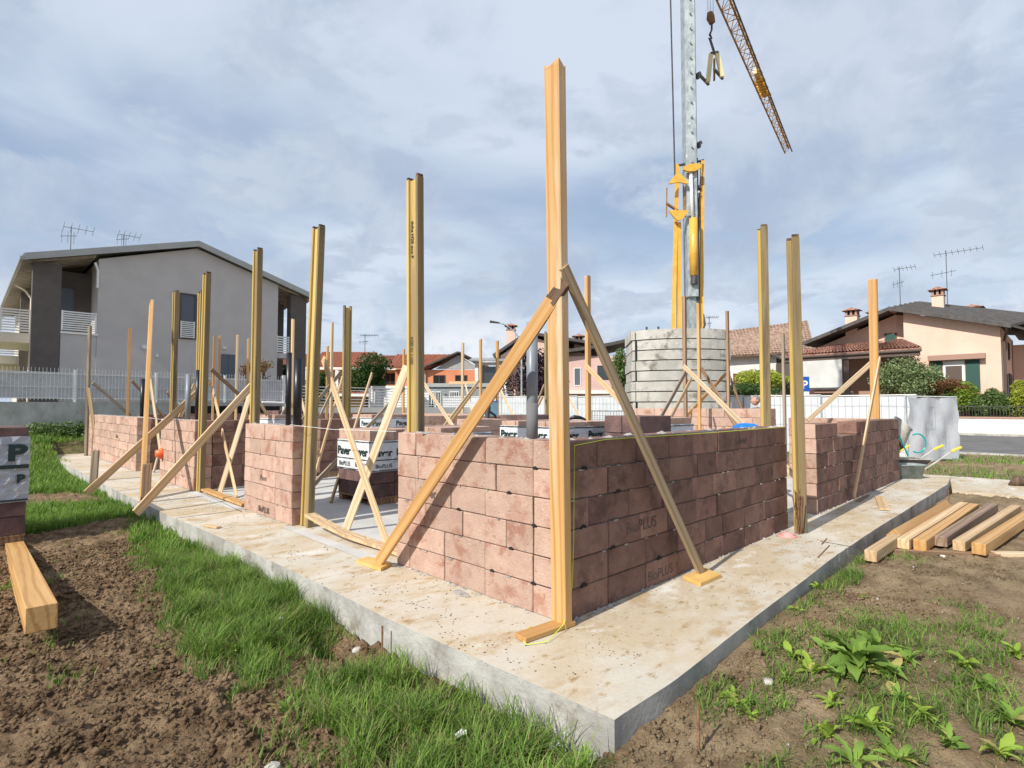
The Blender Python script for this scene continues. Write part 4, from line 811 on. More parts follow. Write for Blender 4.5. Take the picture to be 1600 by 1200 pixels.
def roofslab(F, par, pts, th, m, name='roof', tiles=0, pitch=.22):
    """pts = 4 corners (u, w, z): eave a, eave b, ridge b, ridge a; tiled if tiles > 0 (rows of round tiles)"""
    P = [F(*p) for p in pts]; mb = MB(); n = ((P[1]-P[0]).cross(P[3]-P[0])).normalized(); n = n if n.z > 0 else -n
    mb.ext(P, n*th) if True else 0
    o = build(name, mb, m, par)
    if tiles:
        L1 = (P[1]-P[0]).length; H = max((P[3]-P[0]).length, (P[2]-P[1]).length); nu = max(4, int(L1/pitch)*4); nv = max(2, int(H/.38)); tb = MB(); vs = []
        for j in range(nv):
            for e in (0, 1):
                t = (j+e)/nv; a = P[0].lerp(P[3], t); b = P[1].lerp(P[2], t); off = th+(.055 if e == 0 else .012)
                for i in range(nu+1): vs.append(a.lerp(b, i/nu)+n*(off+.04*math.sin(i*math.pi/2+(1 if i % 2 else 0)*0)))
        tb.v = vs; W_ = nu+1; tb.f = [((2*j)*W_+i, (2*j)*W_+i+1, (2*j+1)*W_+i+1, (2*j+1)*W_+i) for j in range(nv) for i in range(nu)]
        t = build('roof_tiles', tb, m, o, False); t['kind'] = 'stuff'
    return o
def chimney(F, par, u, w, z0, z1, s, m='stucco_pink', cap='roof_tile'):
    mb = MB(); F.bx(mb, (u-s, w-s, z0), (u+s, w+s, z1-.62)); c = build('chimney', mb, m, par)
    mb = MB()
    for a, b in ((-1, -1), (1, -1), (-1, 1), (1, 1), (0, -1), (-1, 0)): F.bx(mb, (u+a*s*.8-.07, w+b*s*.8-.07, z1-.62), (u+a*s*.8+.07, w+b*s*.8+.07, z1-.25))
    F.bx(mb, (u-s-.06, w-s-.06, z1-.66), (u+s+.06, w+s+.06, z1-.60)); build('chimney_vents', mb, 'coping', c)
    mb = MB(); F.bx(mb, (u-s*.6, w-s*.6, z1-.6), (u+s*.6, w+s*.6, z1-.26)); build('chimney_core', mb, 'dark_gap', c)
    mb = MB(); e = s+.2; mb.add([F(u-e, w-e, z1-.25), F(u+e, w-e, z1-.25), F(u+e, w+e, z1-.25), F(u-e, w+e, z1-.25), F(u, w-e*.4, z1), F(u, w+e*.4, z1)], [(0, 1, 4), (1, 2, 5, 4), (2, 3, 5), (3, 0, 4, 5), (3, 2, 1, 0)]); build('chimney_cap', mb, cap, c); return c
def aerial(p, h, L, label, d=RT2, group='television aerials on the roofs', n=7, r=.011, par=None):
    root = empty('tv_aerial', p, label, 'aerial', group); build('aerial_mast', MB().tube([p, p+V((0, 0, h))], r*1.3, 6), 'steel_dark', root)
    mb = MB(); q = p+V((0, 0, h*.95)); mb.tube([q-d*L*.25, q+d*L*.75], r, 5); e = d.cross(V((0, 0, 1)))
    for k in range(n):
        c = q+d*L*(-.25+k/(n-1.)); mb.tube([c-e*.3+V((0, 0, -.12)), c+e*.3+V((0, 0, .12))], r*.6, 4)
    build('aerial_boom', mb, 'steel_dark', root)
    mb = MB(); q = p+V((0, 0, h*.6)); mb.tube([q-d*L*.35, q+d*L*.2+V((0, 0, .12))], r, 5)
    for k in range(3): c = q-d*L*(.3-.2*k); mb.tube([c+V((0, 0, -.25)), c+V((0, 0, .25))], r*.6, 4)
    build('aerial_arm', mb, 'steel_dark', root)

# ---- grey house on the left (its front lies along x at y = 25)
def grey_house():
    F = Fr((0, 25, 0), 0); h = empty('grey_house', (4.5, 25, .45), 'large grey house with a shallow gable, brown side fins and white railings', 'house')
    zb = .3; m = MB(); m.ext([F(.93, 0, zb), F(8.1, 0, zb), F(8.1, 0, 7.45), F(4.46, 0, 8.52), F(.93, 0, 7.38)], (0, 18, 0)); w = build('wall', m, 'stucco_grey', h)
    # side wall left (facing -x), recessed lit cream face and brown fins
    m = MB(); F.bx(m, (-1.07, 0, zb), (-.22, .45, 6.93)); build('fin', m, 'stucco_brown', h)
    m = MB(); F.bx(m, (8.74, 0, zb), (9.54, .45, 7.04)); build('fin', m, 'stucco_brown', h)
    m = MB(); F.bx(m, (-.62, 1.6, zb), (.93, 18, 6.9)); build('side_wall', m, 'stucco_cream', h)
    m = MB(); F.bx(m, (-.20, .02, zb), (.925, 1.6, 4.28)); build('loggia_parapet', m, 'stucco_grey', h)
    m = MB(); F.bx(m, (-.20, -.03, 4.28), (.96, 1.58, 4.36)); build('loggia_sill', m, 'white_paint', h)
    m = MB(); F.bx(m, (-.60, 1.56, 4.36), (.92, 1.595, 7.0)); build('loggia_back', m, 'stucco_brown', h)
    window(F, h, -.15, .35, 4.4, 6.3, 1.55, 'shutter_grey', 'frame_brown', bar=False, name='loggia_window')
    m = MB(); F.bx(m, (8.1, 2.2, zb), (9.3, 18, 6.9)); build('side_wall', m, 'stucco_brown', h)
    m = MB(); F.bx(m, (8.12, .1, 3.85), (8.73, 2.2, 4.1)); build('balcony_slab', m, 'stucco_grey', h)
    # roof
    zr = 8.62
    for sx, ue, ze in ((-1, -1.35, 6.93), (1, 9.85, 6.97)):
        roofslab(F, h, [(ue, -.28, ze), (ue, 18.6, ze), (4.46, 18.6, zr), (4.46, -.28, zr)], .16, 'roof_metal')
        m = MB(); m.ext([F(ue, -.30, ze-.06), F(4.46, -.30, zr-.06), F(4.46, -.30, zr+.20), F(ue, -.30, ze+.20)], (0, .03, 0)); build('fascia', m, 'fascia_grey', h)
        m = MB()
        for k in range(46):
            y = 25+.1+k*.4; m.box((min(ue, ue+1.9*-sx), y, ze-.10), (max(ue, ue+1.9*-sx), y+.08, ze-.0)) if False else m.add([F(ue, y-25, ze-.02), F(ue+2.2*-sx, y-25, ze-.02+2.2*.29), F(ue+2.2*-sx, y-25+.12, ze-.02+2.2*.29), F(ue, y-25+.12, ze-.02), F(ue, y-25, ze-.12), F(ue+2.2*-sx, y-25, ze-.12+2.2*.29), F(ue+2.2*-sx, y-25+.12, ze-.12+2.2*.29), F(ue, y-25+.12, ze-.12)], [(4, 5, 6, 7), (0, 1, 5, 4), (3, 7, 6, 2), (0, 4, 7, 3), (1, 2, 6, 5)])
        o = build('soffit_boards', m, 'soffit_wood', h); o['kind'] = 'stuff'
        m = MB().tube([F(ue-.05*-sx, -.3, ze+.02), F(ue-.05*-sx, 18.6, ze+.02)], .07, 8); build('gutter', m, 'fascia_grey', h)
    build('downpipe', MB().tube([F(-1.35, 5.5, 6.9), F(-.95, 5.5, 6.65), F(-.72, 5.5, 6.3), F(-.72, 5.5, .6)], .05, 8), 'cream', h)
    build('downpipe', MB().tube([F(.80, -.05, 7.2), F(.90, -.05, 6.9), F(.90, -.05, 6.2)], .045, 8), 'white_paint', h)
    # railings of white slats
    def rail(u0, u1, z0, z1, wv, nm='railing', axis='u', n=9):
        fr = build(nm, (lambda mb: [F.bx(mb, a, b) for a, b in ((((u0, wv-.03, z0), (u0+.05, wv+.02, z1)), ((u1-.05, wv-.03, z0), (u1, wv+.02, z1))) if axis == 'u' else (((wv-.02, u0, z0), (wv+.03, u0+.05, z1)), ((wv-.02, u1-.05, z0), (wv+.03, u1, z1))))] and mb)(MB()), 'white_paint', h)
        for k in range(n):
            z = z0+(z1-z0)*(k+.5)/n; mb = MB(); hh = (z1-z0)/n*.28
            F.bx(mb, (u0, wv-.055, z-hh), (u1, wv-.031, z+hh)) if axis == 'u' else F.bx(mb, (wv-.06, u0, z-hh), (wv-.021, u1, z+hh)); build('rail_slat', mb, 'white_paint', fr)
    rail(-.19, .92, 4.40, 5.18, 0.03); rail(3.86, 4.42, 4.46, 5.20, -.06, n=9); rail(8.12, 8.73, 4.12, 4.95, .12, n=7)
    o = window(F, h, 3.88, 4.42, 4.48, 6.38, 0, 'shutter_grey', 'frame_brown', bar=False); 
    m = MB(); F.bx(m, (4.52, -.07, 4.42), (4.86, -.02, 6.38)); build('shutter', m, 'shutter_grey', h)
    m = MB(); F.bx(m, (5.55, -.05, 2.75), (5.83, -.012, 3.86)); build('shutter', m, 'shutter_grey', h); m = MB(); F.bx(m, (5.86, -.05, 2.75), (6.15, -.012, 3.86)); build('shutter', m, 'shutter_grey', h)
    build('vent_cap', MB().tube([F(2.55, .0, 3.95), F(2.55, -.09, 3.95)], .09, 14), 'white_paint', h)
    build('wall_lamp', (lambda mb: (F.bx(mb, (5.6, -.12, 4.1), (5.75, -.01, 4.18)), mb)[1])(MB()), 'white_paint', h); build('electric_box', (lambda mb: (F.bx(mb, (2.98, -.06, 3.55), (3.06, -.01, 3.68)), mb)[1])(MB()), 'white_paint', h)
    # balconies on the left side
    for (y0, y1, z, ux) in ((2.0, 6.2, 4.0, -1.9), (7.5, 14.5, 3.45, -2.3)):
        m = MB(); F.bx(m, (ux, y0, z), (-.62, y1, z+.38)); build('balcony_slab', m, 'cream', h)
        rail(y0, y1, z+.42, z+1.35, ux+.06, 'railing', 'w', 9); rail(ux, -.64, z+.42, z+1.35, y0+.05, 'railing', 'u', 9)
    m = MB(); F.bx(m, (-1.0, 6.9, zb), (-.60, 7.4, 6.8)); build('fin', m, 'stucco_brown', h)
    m = MB(); F.bx(m, (-.66, 8.5, .6), (-.625, 9.8, 3.1)); build('garden_door', m, 'glass', h)
    m = MB(); F.bx(m, (-.66, 2.6, .6), (-.625, 3.6, 3.2)); build('garden_door', m, 'fascia_grey', h)
    chimney_m = MB(); p = plY(417, 440, 30); F.bx(chimney_m, (p.x-.22, 4.6, 7.5), (p.x+.22, 5.1, 8.5)); c = build('chimney', chimney_m, 'stucco_grey', h)
    for k in range(3): m = MB(); F.bx(m, (p.x-.32, 4.5, 8.5+k*.14), (p.x+.32, 5.2, 8.56+k*.14)); build('chimney_cap', m, 'steel_dark', c)
    fl = MB()
    for k in range(60): q = F(-1.9+random.uniform(-.12, .12), 5.6+random.uniform(-.35, .35), 5.65+random.uniform(-.12, .14)); fl.add([q, q+V((.07, .02, .05)), q+V((.02, .07, .07))], [(0, 1, 2)])
    fb = empty('flower_pot', F(-1.9, 5.6, 5.38), 'white pot with dark red flowers on the far left balcony railing', 'flower pot'); build('pot', MB().lathe(F(-1.9, 5.6, 5.28), [(.10, 0), (.16, .25), (.14, .25)], 12), 'white_paint', fb); build('flowers', fl, 'leaf_red', fb)
grey_house()
aerial(plY(110, 398, 27), 1.2, 1.0, 'aerial with a slanting arm at the left end of the grey roof', V((1, 0, 0)), n=5); aerial(plY(193, 392, 27), .75, .8, 'small double aerial nearer the ridge of the grey roof', V((1, 0, 0)), n=5)

# ---- concrete retaining wall and fence in front of the grey house
ORD = ['nearest', 'second', 'third', 'fourth', 'fifth', 'sixth', 'seventh', 'eighth', 'ninth', 'tenth', 'eleventh']
def left_boundary():
    m = MB().box((-40, 21.8, -.3), (3.1, 22.1, 1.60)); tag(build('retaining_wall', m, 'concrete_wall'), 'dark board-marked concrete wall below the fence of the grey house', 'wall')
    m = MB().box((3.1, 21.7, 1.48), (7.3, 22.3, 1.62)); m.box((3.1, 24.5, -.2), (7.3, 24.7, 1.48)); tag(build('ramp_cover', m, 'fascia_grey'), 'grey concrete slab edge over the dark garage ramp', 'slab')
    m = MB().box((3.12, 24.3, -.3), (8.2, 24.48, 1.475)); tag(build('ramp_opening', m, 'dark_gap'), 'dark opening of the garage ramp below the fence', 'opening')
    m = MB().box((7.05, 21.6, -.3), (7.35, 22.0, 1.46)); m.box((7.35, 21.8, -.3), (26, 22.0, 1.42)); tag(build('low_wall', m, 'stucco_white'), 'white low wall running on behind the building site', 'wall')
    F = Fr((0, 21.95, 0), 0); x = -17.0; k = 0
    while x < 7.0:
        w = min(2.42, 7.12-x); r = empty('wire_fence', (x+w/2, 21.95, 1.62), ORD[9-k].capitalize()+' white wire fence panel lined with mesh, counted from the drain pipe corner', 'fence', 'white fence panels in front of the grey house')
        m = MB(); F.bx(m, (x+.04, .03, 1.72), (x+w, .04, 2.62)); build('wind_screen', m, 'screen_mesh', r)
        m = MB(); F.bx(m, (x-.035, -.05, 1.58), (x+.035, .02, 2.72)); build('fence_pole', m, 'white_paint', r)
        m = MB(); n = int(w/.10)
        for i in range(n): F.bx(m, (x+.1*i+.05, -.03, 1.66), (x+.1*i+.060, -.018, 2.76))
        for z in (1.72, 2.1, 2.55): F.bx(m, (x, -.012, z), (x+w, .004, z+.025))
        o = build('wires', m, 'white_paint', r); o['kind'] = 'stuff'; x += w; k += 1
    r = empty('corner_pole', (7.15, 21.95, 1.5), 'white corner post with a bent drain pipe where the mesh fence ends', 'post'); m = MB(); F.bx(m, (7.12, -.05, 1.6), (7.24, .06, 2.82)); build('pole', m, 'white_paint', r); build('drain_pipe', MB().tube([F(6.2, -.2, 1.62), F(7.1, -.2, 1.60), F(7.2, -.2, 1.5), F(7.2, -.2, 1.25)], .06, 10), 'white_paint', r)
    for i, x in enumerate(np.arange(7.4, 20, 2.0)):
        r = empty('bar_railing', (x+1, 21.9, 1.42), ORD[i].capitalize()+' white bar railing on the low wall, counted from the grey house', 'railing', 'white bar railing panels on the low wall')
        m = MB(); F.bx(m, (x-.03, -.05, 1.42), (x+.03, .0, 2.35)); build('rail_pole', m, 'white_paint', r)
        for z in np.arange(1.5, 2.35, .14): m = MB(); F.bx(m, (x+.03, -.04, z), (x+1.97, -.01, z+.035)); build('rail_bar', m, 'white_paint', r)
left_boundary()

# ---- terrace of houses with red roofs in the middle distance
def row_houses():
    ang = YAW-R(90)+R(4); o = dep(500, 636, 62); F = Fr((o.x, o.y, 0), ang); s = 62/868.
    h = empty('terrace_house', F(6, 4, 0), 'row of ochre houses under red roofs seen between the posts', 'house')
    m = MB(); F.bx(m, (-9, 0, -.3), (11.5, 9, 5.9)); build('wall', m, 'stucco_yellow', h)
    for a, b, zr in ((-9.5, -1, 7.6), (-1, 5.4, 7.9), (5.4, 11.8, 7.5)):
        roofslab(F, h, [(a, -1.0, 5.8), (b, -1.0, 5.8), (b, 4.5, zr), (a, 4.5, zr)], .16, 'roof_red', tiles=1, pitch=.3); roofslab(F, h, [(b, 10, 5.8), (a, 10, 5.8), (a, 4.5, zr), (b, 4.5, zr)], .16, 'roof_red')
    roofslab(F, h, [(-9, -2.4, 2.9), (11.6, -2.4, 2.9), (11.6, -.02, 3.6), (-9, -.02, 3.6)], .14, 'roof_red', tiles=1, pitch=.3)
    m = MB()
    for u in (-5, -1.2, 2.2, 6.0, 9.3): F.bx(m, (u-.35, -1.0, 3.0), (u, -.01, 5.78))
    F.bx(m, (-9, -1.05, 5.55), (11.6, -.98, 5.82)); F.bx(m, (-9, -2.45, 2.6), (11.6, -2.38, 2.92)); build('white_piers', m, 'stucco_white', h)
    for u in (-3.4, .3, 4.6, 7.2, 10.2): window(F, h, u, u+1.0, 4.0, 5.2, 0, 'dark_gap', 'shutter_brown', bar=True)
    for u in (-3, 1.0, 5.0, 8.4): m = MB(); F.bx(m, (u, -.06, .3), (u+1.9, -.01, 2.5)); build('garage_door', m, 'frame_brown', h)
    m = MB(); F.bx(m, (8.6, -1.6, 3.6), (9.7, -.9, 6.6)); build('chimney', m, 'stucco_yellow', h); m = MB(); F.bx(m, (8.5, -1.7, 6.6), (9.8, -.8, 6.85)); build('chimney_cap', m, 'coping', h)
    aerial(F(4.0, 4.5, 7.8), 2.4, 2.0, 'aerial on the ridge of the red roofs', F.u, r=.03)
    # terracotta end house with a gable turned to the viewer
    q = dep(662, 636, 56); G = Fr((q.x, q.y, 0), YAW-R(90)+R(2)); h = empty('terracotta_house', G(3.5, 4, 0), 'terracotta house with a small grey gable and two dark windows', 'house')
    m = MB(); G.bx(m, (0, 0, -.3), (6.0, 8, 5.2)); build('wall', m, 'stucco_orange', h)
    m = MB(); G.bx(m, (-3.0, .8, -.3), (-.01, 8, 5.3)); build('side_wall', m, 'stucco_orange', h)
    m = MB().ext([G(1.2, -.05, 5.3), G(5.6, -.05, 5.3), G(3.5, -.05, 6.7)], G.w*.3); build('gable', m, 'fascia_grey', h)
    roofslab(G, h, [(-.3, -.7, 5.2), (3.5, -.7, 6.9), (3.5, 4, 6.9), (-.3, 4, 5.2)], .14, 'roof_dark'); roofslab(G, h, [(3.5, -.7, 6.9), (6.5, -.7, 5.4), (6.5, 4, 5.4), (3.5, 4, 6.9)], .14, 'roof_dark')
    roofslab(G, h, [(-3.4, -.2, 5.3), (.4, -.2, 5.3), (3.2, 4, 7.0), (-3.4, 4, 7.0)], .14, 'roof_red', tiles=1, pitch=.3); roofslab(G, h, [(-3.4, -1.4, 2.3), (-.1, -1.4, 2.3), (-.1, .78, 3.1), (-3.4, .78, 3.1)], .12, 'roof_red', tiles=1, pitch=.3)
    for u in (1.0, 3.2): window(G, h, u, u+1.1, 3.4, 4.6, 0, 'dark_gap', 'frame_brown')
    m = MB(); G.bx(m, (-.25, -.2, -.2), (.2, -.01, 5.1)); build('downpipe', m, 'fascia_grey', h)
row_houses()

# ---- site container and grey cabin
def cabins():
    q = dep(581, 636, 37); F = Fr((q.x, q.y, .35), YAW-R(90)-R(4)); c = empty('site_container', F(1.2, 1, 0), 'white corrugated site container behind the tallest yellow beam', 'container')
    m = MB(); n = 22; P = [(u*2.9/n, (-.05 if (u//2) % 2 else 0)) for u in range(n+1)]
    m.ext([F(a, b, .12) for a, b in P]+[F(2.9, 2.2, .12), F(0, 2.2, .12)], (0, 0, 2.2)); build('container_body', m, 'white_paint', c)
    m = MB(); F.bx(m, (-.05, -.08, 2.3), (2.95, .02, 2.48)); F.bx(m, (-.05, -.08, 0), (2.95, .02, .14)); F.bx(m, (-.06, -.09, 0), (.07, .03, 2.48)); F.bx(m, (2.83, -.09, 0), (2.96, .03, 2.48)); build('container_frame', m, 'white_paint', c)
    q = dep(641, 636, 38); F = Fr((q.x, q.y, .3), YAW-R(90)-R(2)); c = empty('site_cabin', F(2, 1, 0), 'grey site cabin with barred windows and a white panel at its left', 'cabin')
    m = MB(); F.bx(m, (0, 0, .1), (5.4, 2.4, 2.5)); build('cabin_body', m, 'cabin_grey', c); m = MB(); F.bx(m, (-.08, -.12, 2.5), (5.5, 2.5, 2.75)); build('cabin_roof', m, 'fascia_grey', c)
    m = MB(); F.bx(m, (1.3, -.1, .25), (2.0, -.03, 2.2)); 
    for i, z in enumerate((.35, 1.0, 1.62)): m = MB(); F.bx(m, (.55, -.12, z), (1.30, -.04, z+.55)); build('white_panel', m, 'white_paint', c)
    m = MB(); F.bx(m, (.02, -.02, .2), (.5, -.008, 2.1)); build('door', m, 'shutter_grey', c)
    for u in (1.5, 2.75):
        w = window(F, c, u, u+.55, .55, 2.15, 0, 'dark_gap', 'white_paint', bar=False, fw=.05); mb = MB()
        for k in range(3): F.bx(mb, (u+.1+.15*k, -.07, .55), (u+.14+.15*k, -.03, 2.15))
        build('window_bars', mb, 'white_paint', w)
    build('cabin_lamp', MB().tube([F(2.45, 0, 1.95), F(2.45, -.1, 1.95)], .1, 10), 'steel_dark', c)
cabins()

# ---- pink houses in the middle distance
def pink_mid():
    q = dep(742, 636, 50); F = Fr((q.x, q.y, 0), YAW-R(90)-R(3)); k = 50/868.
    h = empty('balcony_house', F(5, 5, 0), 'pale pink house with a white framed balcony behind the orange posts', 'house')
    m = MB(); F.bx(m, (0, 0, -.3), (.55, 5, 5.6)); F.bx(m, (1.0, 3, -.3), (5.2, 8, 5.2)); build('wall', m, 'stucco_rose', h)
    m = MB(); F.bx(m, (0, -.1, 2.4), (3.0, 3, 2.75)); F.bx(m, (0, -.1, 5.2), (3.0, .2, 5.45)); F.bx(m, (2.45, -.08, 2.75), (2.85, .2, 5.2)); F.bx(m, (0, -.08, 2.75), (.3, .2, 5.2)); build('balcony_frame', m, 'stucco_white', h)
    m = MB(); F.bx(m, (.6, .3, 2.8), (2.4, .4, 5.1)); build('balcony_glass', m, 'glass', h)
    roofslab(F, h, [(-.5, -.6, 5.5), (3.4, -.6, 5.5), (3.4, 3, 6.0), (-.5, 3, 6.0)], .15, 'roof_metal')
    m = MB(); m.ext([F(2.2, 1.5, -.3), F(11.2, 1.5, -.3), F(11.2, 1.5, 5.9), F(6.0, 1.5, 7.75) if False else F(5.0, 1.5, 8.0), F(2.2, 1.5, 6.2)], F.w*9); build('wall', m, 'stucco_pink', h)
    m = MB()
    m.ext([F(1.6, .9, 6.05), F(4.7, .9, 8.15), F(4.7, .9, 8.4), F(1.5, .9, 6.28)], F.w*9.5); m.ext([F(4.7, .9, 8.15), F(11.5, .9, 7.0), F(11.5, .9, 7.25), F(4.7, .9, 8.4)], F.w*9.5); build('roof', m, 'roof_dark', h)
    chimney(F, h, 3.1, 3.0, 6.5, 9.4, .42); 
    m = MB(); F.bx(m, (3.4, 1.42, 1.5), (5.4, 1.48, 2.0)); build('garage_window', m, 'glass', h)
    build('downpipe', MB().tube([F(6.9, 1.3, 6.6), F(6.6, 1.3, 6.1), F(6.6, 1.3, .2)], .07, 8), 'steel_dark', h)
    q = dep(884, 636, 50); F = Fr((q.x, q.y, 0), YAW-R(90)-R(3)); h = empty('rose_house', F(3, 4, 0), 'rose coloured house with a curved grey roof between corner post and ballast', 'house')
    m = MB(); F.bx(m, (-.6, 0, -.3), (5.9, 9, 6.0)); build('wall', m, 'stucco_rose', h)
    m = MB(); pr = [(-1.0, 6.15), (1.5, 6.5), (4, 6.9), (6.4, 7.45)]; m.ext([F(a, -.7, b) for a, b in pr]+[F(a, -.7, b+.28) for a, b in pr[::-1]], F.w*10); build('roof', m, 'roof_dark', h)
    m = MB(); F.bx(m, (-.55, -.9, 2.6), (4.2, 0, 2.9)); build('balcony_slab', m, 'stucco_white', h)
    m = MB(); F.bx(m, (2.1, -.85, 2.9), (4.2, -.75, 3.8)); build('balcony_parapet', m, 'stucco_rose', h)
    window(F, h, .8, 1.3, 3.4, 4.9, 0, 'shutter_grey', 'white_paint', bar=False); window(F, h, 2.9, 4.3, 3.0, 5.1, 0, 'glass', 'frame_brown'); window(F, h, 4.0, 5.6, .1, 2.3, 0, 'dark_gap', 'frame_brown', bar=False, name='garage_opening')
    build('downpipe', MB().tube([F(4.8, -.1, 6.5), F(4.8, -.1, .3)], .06, 8), 'steel_dark', h)
    chimney(F, h, 1.4, 3.0, 6.3, 8.4, .45)
pink_mid()

# ---- old farmhouse right of the ballast
def farm():
    F = Fr((*dep(1128, 636, 52)[:2], 0), YAW-R(90)-R(8)); h = empty('farmhouse', F(4, 4, 0), 'old white farmhouse under a mottled brown tiled roof', 'house')
    m = MB(); F.bx(m, (-1, 0, -.3), (4.9, 8, 6.2)); build('wall', m, 'stucco_white', h)
    m = MB(); F.bx(m, (4.9, .02, -.3), (8.3, 8, 6.3)); build('barn_wall', m, 'bark', h)
    m = MB(); m.ext([F(7.7, .3, 6.3), F(7.7, 4.5, 9.4), F(7.7, 8, 6.3)], F.u*.3); build('barn_gable', m, 'fascia_grey', h)
    roofslab(F, h, [(-1.2, -.7, 5.9), (8.0, -.7, 6.4), (9.3, 4.5, 9.9), (-1.2, 4.5, 8.7)], .18, 'roof_old', tiles=1, pitch=.28); roofslab(F, h, [(9.3, 9.5, 6.4), (-1.2, 9.5, 6.4), (-1.2, 4.5, 8.7), (9.3, 4.5, 9.9)], .18, 'roof_dark')
    window(F, h, 1.1, 1.65, 3.1, 4.5, 0, 'shutter_brown', 'shutter_brown', bar=True, name='shuttered_window'); window(F, h, 3.6, 4.1, 3.1, 4.5, 0, 'shutter_brown', 'shutter_brown', name='shuttered_window')
    roofslab(F, h, [(-1, -1.6, 1.9), (3.2, -1.6, 1.9), (3.2, -.02, 2.5), (-1, -.02, 2.5)], .1, 'roof_tile', tiles=1)
    m = MB(); F.bx(m, (5.6, -.2, .0), (8.2, -.02, 5.4)); build('barn_door', m, 'frame_brown', h)
    aerial(F(-.1, 4.5, 8.7), 2.0, 1.2, 'thin aerial on the roof of the old farmhouse', F.u, r=.025)
    F2 = Fr((*dep(1232, 636, 47)[:2], 0), YAW-R(90)-R(8)); s = empty('wooden_shed', F2(2, 2, 0), 'dark timber shed standing left of the pink house', 'shed')
    m = MB(); F2.bx(m, (0, 0, -.3), (4.2, 3, 5.3)); build('shed_wall', m, 'frame_brown', s); roofslab(F2, s, [(-.3, -.6, 5.3), (4.4, -.6, 5.3), (4.4, 3, 6.0), (-.3, 3, 6.0)], .12, 'roof_dark')
farm()

